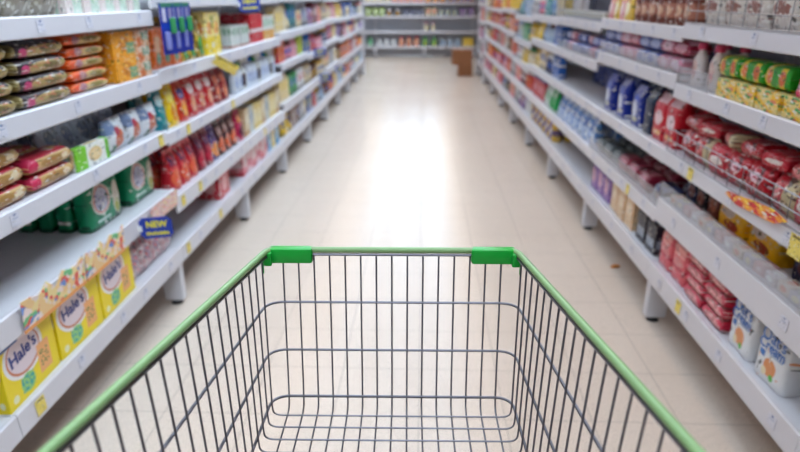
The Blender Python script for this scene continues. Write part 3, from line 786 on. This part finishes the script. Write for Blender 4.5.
for i, a in enumerate((1.66, 1.85)):
    o = link('oat_bag', ob, None, RIGHT.pos(a, .03, z5 + .0035), (-.03, 0, RIGHT.rot + (.05, -.03)[i]))
    tag(o, ('white oat bag with blue lettering, closest to the cart on the bottom shelf', 'white oat bag with blue lettering, between its twin and the pink wafer packets')[i], 'bag', 'white oat bags')
    link('printed_name', T1, o, (0, -.0035, .15), (PI / 2, 0, 0)); link('printed_name', T2, o, (0, -.0035, .118), (PI / 2, 0, 0))
row(RIGHT, 1, 5, z5, P_brick(oats, .15, .075, .2, 'oat_bag'), 1.66, 2, .19, 'white oat bag in the row behind', dep=.15)

# second bay
z1, z2, z3, z4, z5 = right_levels[2]
jarbrown = art('brown_jar_print', (110, 56, 44), [('r', 0, .2, 1, .6, (170, 110, 90)), ('e', .5, .4, .3, .15, (210, 170, 140))], .3)
row(RIGHT, 2, 1, z1, P_jar(jarbrown, brownlid, .1, .19), 2.70, 7, .107, 'brown coffee jar', rows=2, rpitch=.112)
row(RIGHT, 2, 1, z1, [P(pouchart('yellow_pink_pouch_a', (236, 200, 90), (230, 120, 140), (250, 240, 210)), .1, .06, .18), P(pouchart('yellow_pink_pouch_b', (232, 150, 160), (250, 230, 120), (240, 210, 210)), .1, .06, .18)], 3.47, 4, .1, 'yellow and pink pouch', rows=2, rpitch=.08)
tis = [('tissue_blue', (60, 80, 170), (170, 180, 220)), ('tissue_white', (196, 200, 222), (90, 110, 190)), ('tissue_pink', (206, 110, 140), (226, 190, 206)), ('tissue_red', (176, 30, 70), (214, 150, 170))]
tp = [P_flow(art(n + '_print', a, [('e', .5, .5, .3, .3, b), ('n', 6, .58, b)], .3, .4), .14, .1, .065, 'tissue_packet', 'packet', seed=i) for i, (n, a, b) in enumerate(tis)]
row(RIGHT, 2, 2, z2, [tp[2], tp[2], tp[1], tp[1]], 2.70, 8, .146, 'pink or white soft packet', dep=.015, yawj=.06)
row(RIGHT, 2, 2, z2 + .067, [tp[3], tp[2], tp[0], tp[0]], 2.70, 8, .146, 'soft packet laid on top', dep=.03, yawj=.2)
row(RIGHT, 2, 2, z2, tp[0], 2.70, 8, .146, 'blue soft packet', dep=.14, rows=2, rpitch=.13, yawj=.05)
bluebot = art('blue_bottle_print', (30, 50, 150), [('e', .4, .42, .3, .2, (206, 210, 226)), ('r', .2, .12, .8, .22, (200, 196, 160)), ('e', .5, .7, .2, .1, (60, 90, 190))], .28, .1)
row(RIGHT, 2, 3, z3, P_brick(bluebot, .125, .07, .2, 'detergent_refill'), 3.16, 3, .24, 'royal blue refill bag', dep=.03, rows=1)
row(RIGHT, 2, 3, z3, P_brick(art('midnight_bag_print', (26, 32, 62), [('n', 6, .6, (50, 80, 110))], .28, .2), .09, .07, .2, 'refill_bag'), 3.04, 4, .12, 'midnight blue bag', dep=.17)
row(RIGHT, 2, 3, z3, P_brick(art('midnight_bag_print', (26, 32, 62)), .09, .07, .2, 'refill_bag'), 2.97, 1, .11, 'midnight blue bag at the front', dep=.03)
redbag = art('red_refill_print', (200, 24, 44), [('e', .5, .5, .3, .16, (230, 200, 206)), ('r', .2, .12, .8, .22, (226, 170, 110)), ('r', .1, .82, .9, 1, (206, 160, 170))], .28, .3)
row(RIGHT, 2, 3, z3, P_brick(redbag, .13, .08, .205, 'refill_bag'), 2.69, 2, .14, 'bright red refill bag', dep=.03, rows=2, rpitch=.1)
row(RIGHT, 2, 4, z4, P_flow(navyp, .12, .1, .09, 'snack_packet'), 2.68, 1, .12, 'navy snack packet', dep=.02, rows=3, rpitch=.12)
row(RIGHT, 2, 4, z4, P_flow(pouchart('maroon_packet_print', (140, 24, 54), (214, 170, 180), (170, 40, 70)), .15, .1, .09, 'snack_packet'), 2.90, 3, .155, 'maroon snack packet', dep=.02, rows=3, rpitch=.12)
row(RIGHT, 2, 4, z4, P_flow(pouchart('slate_packet_print', (70, 80, 84), (150, 160, 160), (110, 120, 110)), .15, .1, .08, 'snack_packet'), 3.37, 3, .155, 'slate grey snack packet', dep=.03, rows=2, rpitch=.12)
row(RIGHT, 2, 5, z5, P_carton(art('dark_carton_print', (40, 38, 50), [('r', .1, .2, .9, .5, (150, 160, 176))]), .11, .1, .14), 2.72, 2, .14, 'dark grey carton', rows=2, rpitch=.11)
row(RIGHT, 2, 5, z5, P_carton(art('peach_carton_print', (222, 190, 150), [('e', .5, .6, .3, .2, (236, 214, 186)), ('r', .9, 0, 1, 1, (200, 130, 60))]), .12, .1, .165), 3.04, 3, .135, 'peach carton', rows=2, rpitch=.11)
row(RIGHT, 2, 5, z5, P_brick(art('purple_bag_print', (150, 110, 180), [('e', .4, .5, .3, .3, (226, 170, 190)), ('n', 6, .58, (90, 50, 150))], .35, .3), .12, .07, .175), 3.47, 3, .13, 'purple and pink bag', rows=2, rpitch=.09)

# third bay
z1, z2, z3, z4, z5 = right_levels[3]
row(RIGHT, 3, 1, z1, P_carton(art('tub_print', (206, 206, 200), [('e', .5, .5, .35, .3, (170, 170, 130)), ('r', 0, 0, 1, .3, (120, 130, 170))]), .1, .08, .055, 'small_tub'), 3.88, 10, .112, 'small grey-white tub', dep=.012)
row(RIGHT, 3, 1, z1, P_carton(art('dark_blue_carton_print', (44, 50, 76)), .18, .1, .14), 3.93, 6, .19, 'dark blue carton', dep=.2)  # cartons in one even dark blue, set back behind the tubs
row(RIGHT, 3, 2, z2, [tp[1], tp[2], tp[1], tp[0]], 3.90, 7, .155, 'pale soft packet', dep=.015, yawj=.06)
row(RIGHT, 3, 2, z2 + .067, [tp[0], tp[0], tp[2]], 3.90, 7, .155, 'blue soft packet laid on top', dep=.04, yawj=.2)
row(RIGHT, 3, 2, z2, tp[0], 3.90, 7, .155, 'blue soft packet', dep=.15, yawj=.05, rows=2, rpitch=.13)
row(RIGHT, 3, 3, z3, P_brick(art('deep_blue_bag_print', (30, 46, 120), [('n', 6, .6, (70, 90, 160))], .3, .4), .14, .08, .16), 3.93, 7, .155, 'deep blue bag set far back', dep=.27)
bw = art('blue_white_soft_print', (100, 150, 214), [('n', 4, .52, (226, 232, 240)), ('e', .5, .6, .25, .2, (40, 90, 180))], .3, .5)
row(RIGHT, 3, 4, z4, P_pouch(bw, .15, .09, .18), 3.93, 7, .16, 'blue and white pouch', dep=.03, rows=2, rpitch=.125, yawj=.1)

# fourth bay: yellow and purple tins on the bottom, red and green packs above
z1, z2, z3, z4, z5 = right_levels[4]
yt = art('yellow_tin_print', (220, 180, 50), [('r', 0, .3, 1, .6, (90, 60, 110))]); pt = art('purple_tin_print', (130, 110, 160), [('r', 0, .3, 1, .6, (206, 200, 210))])
row(RIGHT, 4, 5, z5, [P_can(yt, goldlid, .085, .17), P_can(pt, whitecap, .085, .17)], 5.08, 11, .1, 'purple or yellow tin', rows=2, rpitch=.1)
row(RIGHT, 4, 4, z4, P_carton(art('red_white_pack', (196, 30, 50), [('r', 0, .78, 1, 1, (30, 50, 130)), ('e', .5, .4, .3, .2, (230, 160, 170))]), .12, .09, .2), 5.62, 4, .13, 'red carton with navy top', rows=2, rpitch=.1)
row(RIGHT, 4, 4, z4, P_pouch(art('green_pack_white', (30, 160, 80), [('r', 0, .5, .6, 1, (220, 230, 222))], .3, .3), .13, .08, .19), 5.12, 2, .14, 'green and white pouch')
row(RIGHT, 4, 4, z4, P_pouch(art('pale_pack_green', (206, 216, 210), [('e', .5, .5, .3, .2, (90, 180, 120))], .3, .3), .1, .08, .17), 5.39, 2, .11, 'pale mint pouch')
far_run(RIGHT, 4, 3, z3, z2 - .03, 5.05, 6.15, ['blue', 'navy', 'cream', 'cream'])
far_run(RIGHT, 4, 2, z2, z1 - .03, 5.05, 6.15, ['blue', 'pale blue', 'pale blue', 'yellow'])
far_run(RIGHT, 4, 1, z1, 1.45, 5.05, 6.15, ['grey', 'pale blue', 'teal', 'pink'])
far_right = {
    5: {1: ['grey', 'pale blue', 'teal'], 2: ['yellow', 'green', 'pale blue'], 3: ['cream', 'yellow', 'white'], 4: ['red', 'maroon', 'pink'], 5: ['white', 'purple', 'grey']},
    6: {1: ['yellow', 'yellow', 'orange'], 2: ['orange', 'orange', 'yellow'], 3: ['red', 'brown', 'white'], 4: ['grey', 'red', 'pink'], 5: ['pink', 'navy', 'grey']},
    7: {1: ['yellow', 'orange', 'red'], 2: ['red', 'red', 'orange'], 3: ['red', 'brown', 'red'], 4: ['red', 'pink', 'red'], 5: ['red', 'pink', 'cream']},
    8: {1: ['orange', 'brown', 'cream'], 2: ['red', 'orange', 'yellow'], 3: ['red', 'brown', 'cream'], 4: ['red', 'orange', 'maroon'], 5: ['red', 'pink', 'pink']},
    9: {1: ['pink', 'white', 'purple'], 2: ['pink', 'orange', 'pink'], 3: ['pale blue', 'purple', 'pink'], 4: ['purple', 'pink', 'grey'], 5: ['pink', 'purple', 'white']}}
for b, dct in far_right.items():
    L = right_levels[b]
    for lev, cols in dct.items():
        far_run(RIGHT, b, lev, L[lev - 1], (L[lev - 2] - .03) if lev > 1 else L[0] + .2, RA[b] + .03, RA[b + 1] - .03, cols)

# end of aisle gondola, seen through the gap between the two sides
def erow(lev, z, prod, a0, n, pitch, desc):
    n2 = max(1, round(n * .78)); pitch = pitch * n / n2; n = n2
    row(END, 1, lev, z, prod, a0, n, pitch, desc, dep=.03)
z = end_levels[2]
erow(3, z, P_brick(fart('lime', 0), .12, .08, .17), -1.5, 5, .13, 'lime green bag')
erow(3, z, P_jar(fart('brown', 1), whitecap, .11, .15), -.83, 3, .13, 'brown jar')
erow(3, z, P_carton(fart('navy', 2), .12, .1, .14), -.42, 4, .13, 'navy carton')
erow(3, z, P_pouch(fart('cream', 0), .13, .08, .18), .11, 2, .14, 'cream pouch')
erow(3, z, P_bottle(fart('pale blue', 1), whitecap, .1, .17), .42, 4, .12, 'pale blue bottle')
erow(3, z, P_carton(fart('purple', 2), .12, .1, .17), .93, 3, .13, 'purple carton')
z = end_levels[1]
erow(2, z, P_carton(fart('cream', 2), .12, .1, .2), -1.5, 6, .13, 'cream carton')
erow(2, z, P_carton(fart('pink', 1), .12, .1, .2), -.7, 6, .13, 'pink carton')
erow(2, z, P_pouch(fart('orange', 1), .12, .08, .2), .1, 4, .13, 'orange pouch')
erow(2, z, P_carton(fart('purple', 1), .12, .1, .2), .64, 5, .13, 'purple carton')
z = end_levels[3]
erow(4, z, P_bottle(fart('white', 1), pinkcap, .09, .2), .07, 3, .11, 'white bottle with pink cap')
z = end_levels[4]
erow(5, z, P_bottle(fart('green', 0), greencap, .12, .22), -1.5, 3, .13, 'green bottle')
erow(5, z, P_bottle(fart('white', 2), whitecap, .11, .18), -1.08, 4, .13, 'white bottle')
erow(5, z, P_bottle(fart('orange', 0), pinkcap, .12, .22), -.54, 4, .14, 'orange bottle')
erow(5, z, P_bottle(fart('green', 1), greencap, .14, .22), .04, 3, .15, 'green bottle beside the orange ones')
erow(5, z, P_bottle(fart('pale blue', 2), whitecap, .11, .19), .48, 4, .13, 'pale blue bottle')
erow(5, z, P_carton(fart('yellow', 1), .12, .1, .2), 1.02, 2, .13, 'yellow carton')

# ------------------------------------------------------------------ cardboard boxes on the floor
def cardboard(w, d, h):
    t = plain('brown_cardboard', (150, 98, 62), .8, bump=.2, bscale=30, var=.08)
    tape = plain('packing_tape', (176, 130, 84), .35)
    bm = bmesh.new(); bm_box(bm, -w / 2, w / 2, 0, d, 0, h, .004)
    return mesh_from(bm, 'cardboard_box', t), tape
for (x, y, z, w, d, h, lab, g) in [(.80, 12.0, 0, .26, .26, .20, 'brown cardboard box on the floor, beneath the wider box', None), (.74, 11.98, .2, .36, .32, .27, 'wide brown cardboard box on top of a smaller one by the shelving', None)]:
    me, tape = cardboard(w, d, h)
    o = link('cardboard_box', me, None, (x, y, z + .0005), (0, 0, .06)); tag(o, lab, 'box')
    box('packing_tape', tape, -.025, .025, -.001, d * .98, h - .001, h + .001, 0, o)
    box('flap', plain('brown_cardboard', (150, 98, 62), .8), -w / 2, w / 2, -.003, 0, h * .55, h * .98, 0, o)

# ------------------------------------------------------------------ signs and hanging things on the price rails
SIGN = plain('royal_blue_card', (24, 56, 160), .45)
YINK = YEL_INK
NEWT = text_mesh('NEW', .036, YINK, bold=.0012)
def blue_sign(a, dep, z, label, w=.13, h=.088, full=True, tilt=.06, side=LEFT):
    bm = bmesh.new(); bm_box(bm, -w / 2, w / 2, -.0015, .0015, -h / 2, h / 2)
    es = [e for e in bm.edges if abs(e.verts[0].co.y - e.verts[1].co.y) > .001]
    bmesh.ops.bevel(bm, geom=es, offset=.01, segments=4, affect='EDGES')
    o = link('shelf_sign', mesh_from(bm, 'shelf_sign', SIGN), None, side.pos(a, dep, z), (0, tilt * -1, .12))
    tag(o, label, 'sign', 'blue signs clipped to the price rails')
    link('lettering', NEWT, o, (.004, -.0022, .014), (PI / 2, 0, 0))
    bm = bmesh.new()
    rr = random.Random(3); x = -w * .32
    while x < w * .36:
        ww = rr.uniform(.006, .011); hh = rr.uniform(.010, .016)
        bm_box(bm, x, x + ww, -.0026, -.0014, -.03, -.03 + hh); x += ww + .003
    link('second_line', mesh_from(bm, 'second_line', YINK), o)
    box('clip', whitecap, -w / 2 - .03, -w / 2 + .01, -.004, .004, -.012, .012, .002, o)
    return o
blue_sign(2.30, -.075, .53, 'blue NEW sign clipped above the pink sachet bags')
blue_sign(4.0, -.07, 1.36, 'blue sign hanging over the red cartons with white band')
blue_sign(6.6, -.07, .86, 'small blue sign on a middle rail, far along the NEW-sign side')
blue_sign(6.9, -.07, .57, 'small blue sign on the fourth rail, far along the NEW-sign side')
blue_sign(8.2, -.07, .52, 'tiny blue sign on the fourth rail, beyond the other small blue signs')

# promo strips with jagged top on the fourth shelf's rail
strip = art('sweets_strip_print', (240, 200, 140), [('n', 1.7, .5, (240, 216, 150)), ('n', 2.3, .56, (226, 90, 76)), ('n', 1.9, .6, (110, 190, 130)), ('n', 2.6, .6, (100, 140, 206)), ('n', 3.2, .57, (240, 220, 214)), ('r', -9, 0, 9, .12, (240, 160, 80))], .4, busy=False)
def strip_card(name, a0, a1, z0, z1, label, mat, dep=-.012, seed=1, jag=True):
    bm = bmesh.new(); uvl = bm.loops.layers.uv.verify()
    rr = random.Random(seed)
    w = a1 - a0; n = 9
    top = []
    for i in range(n):
        x = -w / 2 + w * i / (n - 1)
        top.append((x, (z1 - z0) * ((.62 + .38 * abs(math.sin(1.3 * i + seed))) if jag else 1)))
    pf = [bm.verts.new((x, 0, 0)) for x, _ in top] + [bm.verts.new((x, -.006, zz)) for x, zz in reversed(top)]
    f = bm.faces.new(pf)
    r = bmesh.ops.extrude_face_region(bm, geom=[f])
    for v in r['geom']:
        if isinstance(v, bmesh.types.BMVert): v.co.y += .0025
    bmesh.ops.recalc_face_normals(bm, faces=bm.faces[:])
    for ff in bm.faces:
        for lp in ff.loops: lp[uvl].uv = (lp.vert.co.x / w * (w / .12) + .5, lp.vert.co.z / (z1 - z0))
    o = link(name, mesh_from(bm, name, mat), None, LEFT.pos((a0 + a1) / 2, dep, z0), (0, 0, LEFT.rot))
    return tag(o, label, 'promotion strip', 'promotion strips on the price rails')
strip_card('promotion_strip', 1.52, 1.86, .492, .60, 'colourful sweets strip with wavy top on rail above the first yellow cartons', strip, seed=1)
strip_card('promotion_strip', 1.87, 2.15, .492, .60, 'colourful sweets strip with wavy top above the third yellow carton', strip, seed=4)
strip_card('promotion_strip', 2.40, 2.69, .50, .575, 'pale pink strip on the rail under the dark green bags', art('pink_strip_print', (232, 200, 200), [('n', 8, .55, (236, 150, 120)), ('n', 6, .6, (240, 230, 160))], .4), seed=2, jag=False)

# red shelf talker lying on the wire-basket side rail
bm = bmesh.new()
poly = [(-.185, -.006), (-.1, -.02), (.12, -.004), (.185, .024), (.1, .034), (0, .026), (-.1, .012), (-.17, .006)]
f = bm.faces.new([bm.verts.new((x, 0, z)) for x, z in poly])
r = bmesh.ops.extrude_face_region(bm, geom=[f])
for v in r['geom']:
    if isinstance(v, bmesh.types.BMVert): v.co.y += .002
bmesh.ops.recalc_face_normals(bm, faces=bm.faces[:]); bm.normal_update(); 
uvl = bm.loops.layers.uv.verify()
for ff in bm.faces:
    for lp in ff.loops: lp[uvl].uv = (lp.vert.co.x * 3 + .5, lp.vert.co.z * 10 + .4)
talk = art('red_offer_card_print', (206, 30, 36), [('n', 5, .5, (240, 150, 40)), ('n', 9, .6, (250, 210, 60))], .4)
o = link('offer_card', mesh_from(bm, 'offer_card', talk), None, RIGHT.pos(1.84, -.014, .79), (0, 0, RIGHT.rot))
tag(o, 'red and orange offer card on the rail below the red sweet bags', 'offer card')
# big yellow ticket
for a, z, side, lab in [(1.60, .765, RIGHT, 'large yellow price card on the rail beside the red offer card')]:
    o = box('price_card', TAG_Y, -.03, .03, -.001, .001, -.035, .03)
    o.location = side.pos(a, -.012, z); o.rotation_euler = (0, 0, side.rot); tag(o, lab, 'price card')
o = box('price_card', TAG_Y, -.07, .07, -.001, .001, -.03, .03)
o.location = LEFT.pos(3.42, -.068, 1.055); o.rotation_euler = (R(20), R(32), R(20)); tag(o, 'yellow card sticking out below the tall yellow cereal carton', 'price card')
box('clip', whitecap, -.085, -.06, -.003, .003, -.01, .01, 0, o)

# blue hanging cards at the end of the first bay
card = art('blue_card_print', (24, 44, 150), [('r', .05, .62, .95, .8, (90, 100, 200)), ('r', .08, .42, .92, .6, (50, 120, 90)), ('r', .15, .14, .4, .4, (206, 202, 220)), ('r', .6, .14, .85, .4, (150, 140, 180)), ('r', 0, 0, 1, .1, (20, 60, 180))], .35, busy=False)
for i in range(3):
    o = box('hanging_card', card, -.047, .047, -.002, .002, -.105, .105)
    o.location = LEFT.pos(2.74 + .1 * i, -.05 , 1.272); o.rotation_euler = (0, 0, LEFT.rot - .25)
    tag(o, f'blue carded pack hanging at the shelf joint, {ORD[i + 1]} of three, NEW-sign side', 'hanging pack', 'blue carded packs hanging at the shelf joint')
    box('blister', plain('clear_blister', (130, 136, 200), .15), -.036, -.012, -.022, -.002, -.085, -.01, .006, o)
    box('blister', plain('green_blister', (60, 150, 90), .2), .008, .034, -.022, -.002, -.02, .045, .006, o)
    box('hook', GUARD_WIRE, -.003, .003, 0, .045, .1, .104, 0, o)

# orange scrap on the floor
bm = bmesh.new()
for i in range(5):
    bm_box(bm, -.02 + .008 * i, -.008 + .01 * i, -.012 + .004 * (i % 3), .012 + .003 * (i % 2), .001, .008 + .004 * (i % 2), .002)
o = link('paper_scrap', mesh_from(bm, 'paper_scrap', plain('orange_scrap', (206, 130, 60), .7)), None, (1.07, 3.17, .0005), (0, 0, .4))
tag(o, 'crumpled orange scrap on the floor beside the shelving foot', 'litter')

# ------------------------------------------------------------------ shopping cart
CX = -.05
D0, D1 = .99, .14
def ztop(d): return .984 + .062 * (D0 - d) / .577
def wtop(d): return .215 + .050 * (D0 - d) / .577
ZB = .717
def wbot(d): return .213 + .012 * (D0 - d) / .577
def wall(d, t):            # t 0 rail .. 1 bottom
    return wtop(d) * (1 - t) + wbot(d) * t, ztop(d) * (1 - t) + ZB * t
def dfront(t): return .99 - .036 * t
cart = bpy.data.objects.new('shopping_cart', None); COL.objects.link(cart); cart.location = (CX + .0099, .55, 0); cart.rotation_euler = (0, 0, R(1.3))
tag(cart, 'wire shopping cart with green rail and bright green corner clips, empty', 'shopping cart')
OFF = Vector((0, -.55, 0))
def cart_tube(name, pts, r, mat, sides=8, closed=False, parent=None):
    bm = bmesh.new(); tube(bm, [Vector(p) + OFF for p in pts], r, sides, closed=closed)
    bmesh.ops.recalc_face_normals(bm, faces=bm.faces[:])
    return link(name, smooth(mesh_from(bm, name, mat)), parent or cart)
RAILG = plain('pale_green_rail', (134, 170, 114), .38, var=.02, bscale=20)
CLIPG = plain('bright_green_plastic', (16, 166, 56), .35, var=.02)
HANDLEG = plain('dark_green_handle', (30, 140, 60), .4)
# rail
pts = [(-wtop(D1), D1, ztop(D1) + .0055), (-wtop(D0) , D0, ztop(D0) + .0055), (wtop(D0), D0, ztop(D0) + .0055), (wtop(D1), D1, ztop(D1) + .0055)]
cart_tube('rail_sleeve', rounded(pts, .022, 6),   .0054, RAILG, 14)
pts = [(-wtop(D1) + .002, D1, ztop(D1) - .0025), (-wtop(D0) + .002, D0 - .002, ztop(D0) - .0025), (wtop(D0) - .002, D0 - .002, ztop(D0) - .0025), (wtop(D1) - .002, D1, ztop(D1) - .0025)]
cart_tube('rail_wire', rounded(pts, .022, 6), .0024, WIRE, 8)
# hoops
for t in (1 / 3, 2 / 3, 1.0):
    df = dfront(t) - .003
    P0, P1 = wall(D1, t), wall(df, t)
    pts = [(-P0[0] - .003, D1, P0[1]), (-P1[0] - .003, df, P1[1]), (P1[0] + .003, df, P1[1]), (P0[0] + .003, D1, P0[1])]
    cart_tube('hoop_wire', rounded(pts, .034, 7), .0023 if t < 1 else .0026, WIRE, 8)
# lengthwise wires: down the front, along the floor of the basket
ZF = ZB - .025
for i in range(15):
    x = -.189 + .027 * i
    pts = [(x, .986, ztop(D0) - .004), (x * .995, .953, ZB), (x * .995, .945, ZF), (x * .995, D1, ZF)]
    cart_tube('lengthwise_wire', rounded(pts, [.05, .02], 6), .00165, WIRE, 6)
# cross wires: down one side, across the floor, up the other
d = .951
k = 0
while d > D1 + .01:
    wt, wb_ = wtop(d), wbot(d)
    zt = ztop(d) - .004
    if k == 0 or k == 1:
        # foremost wires end on the bottom hoop
        pass
    dd = min(d, .934 - .0325 * k) if False else d
    pts = [(-wt + .001, d, zt), (-wb_, d - .004 - .022 * (1 if k < 2 else 1), ZB + .0), (-wb_ + .002, d - .028, ZF + .0035), (wb_ - .002, d - .028, ZF + .0035), (wb_, d - .026, ZB), (wt - .001, d, zt)]
    cart_tube('cross_wire', rounded(pts, [.008, .018, .018, .008], 5), .00165, WIRE, 6)
    d -= .0325; k += 1
# corner clips
for s in (-1, 1):
    bm = bmesh.new()
    x0, x1 = (.213, .137)
    xa, xb = (s * x0, s * x1)
    bm_box(bm, min(xa, xb), max(xa, xb), D0 - .0115 - .55, D0 + .009 - .55, ztop(D0) - .017, ztop(D0) + .011, .0045)
    clip = link('corner_clip', smooth(mesh_from(bm, 'corner_clip', CLIPG)), cart)
    clip['label'] = 'bright green plastic corner clip'
    bm = bmesh.new()
    bm_box(bm, min(s * .206, s * .2195), max(s * .206, s * .2195), D0 - .02 - .55, D0 - .008 - .55, ztop(D0) - .018, ztop(D0) + .006, .002)
    link('clip_return', mesh_from(bm, 'clip_return', CLIPG), clip)
    bm = bmesh.new()
    bm_box(bm, min(s * .2165, s * .2195), max(s * .2165, s * .2195), D0 - .032 - .55, D0 - .029 - .55, ztop(D0) - .026, ztop(D0) - .002, .001)
    link('clip_hook', mesh_from(bm, 'clip_hook', CLIPG), clip)
# handle, frame and casters (below and behind the view)
hz = ztop(D1)
cart_tube('handle', [(-wtop(D1) - .012, D1 - .02, hz + .02), (wtop(D1) + .012, D1 - .02, hz + .02)], .015, HANDLEG, 16)
FR = plain('zinc_frame', (140, 140, 146), .3, .85)
for s in (-1, 1):
    cart_tube('frame_tube', rounded([(s * wtop(D1), D1, hz), (s * .245, D1 + .02, .62), (s * .23, D1 + .05, .16), (s * .2, .80, .13)], [.1, .1], 6), .011, FR, 12)
    cart_tube('basket_support', rounded([(s * .2, .75, .14), (s * .205, .60, .40), (s * .205, .55, ZF - .012)], [.1], 6), .009, FR, 10)
for s in (-1, 1):
    for dd in (.16, .78):
        c = bpy.data.objects.new('caster', None); COL.objects.link(c); c.parent = cart; c.location = (s * .21, dd - .55, 0)
        bm = bmesh.new(); bmesh.ops.create_cone(bm, segments=28, radius1=.05, radius2=.05, depth=.026, cap_ends=True, matrix=Matrix.Translation((0, 0, .0505)) @ Matrix.Rotation(PI / 2, 4, 'Y'))
        link('wheel', smooth(mesh_from(bm, 'wheel', BLACK)), c)
        bm = bmesh.new(); bm_box(bm, -.02, -.0145, -.015, .015, .04, .125, .002); bm_box(bm, .0145, .02, -.015, .015, .04, .125, .002); bm_box(bm, -.02, .02, -.018, .018, .115, .13, .002)
        link('fork', mesh_from(bm, 'fork', FR), c)

dup = [l for l, n in USED.items() if n > 1]
lng = [l for l in USED if len(l.split()) > 16]
for l in lng: print(l)
print('N objects', len(scene.objects), 'dup labels', len(dup), dup[:5], 'long', len(lng), lng[:5])
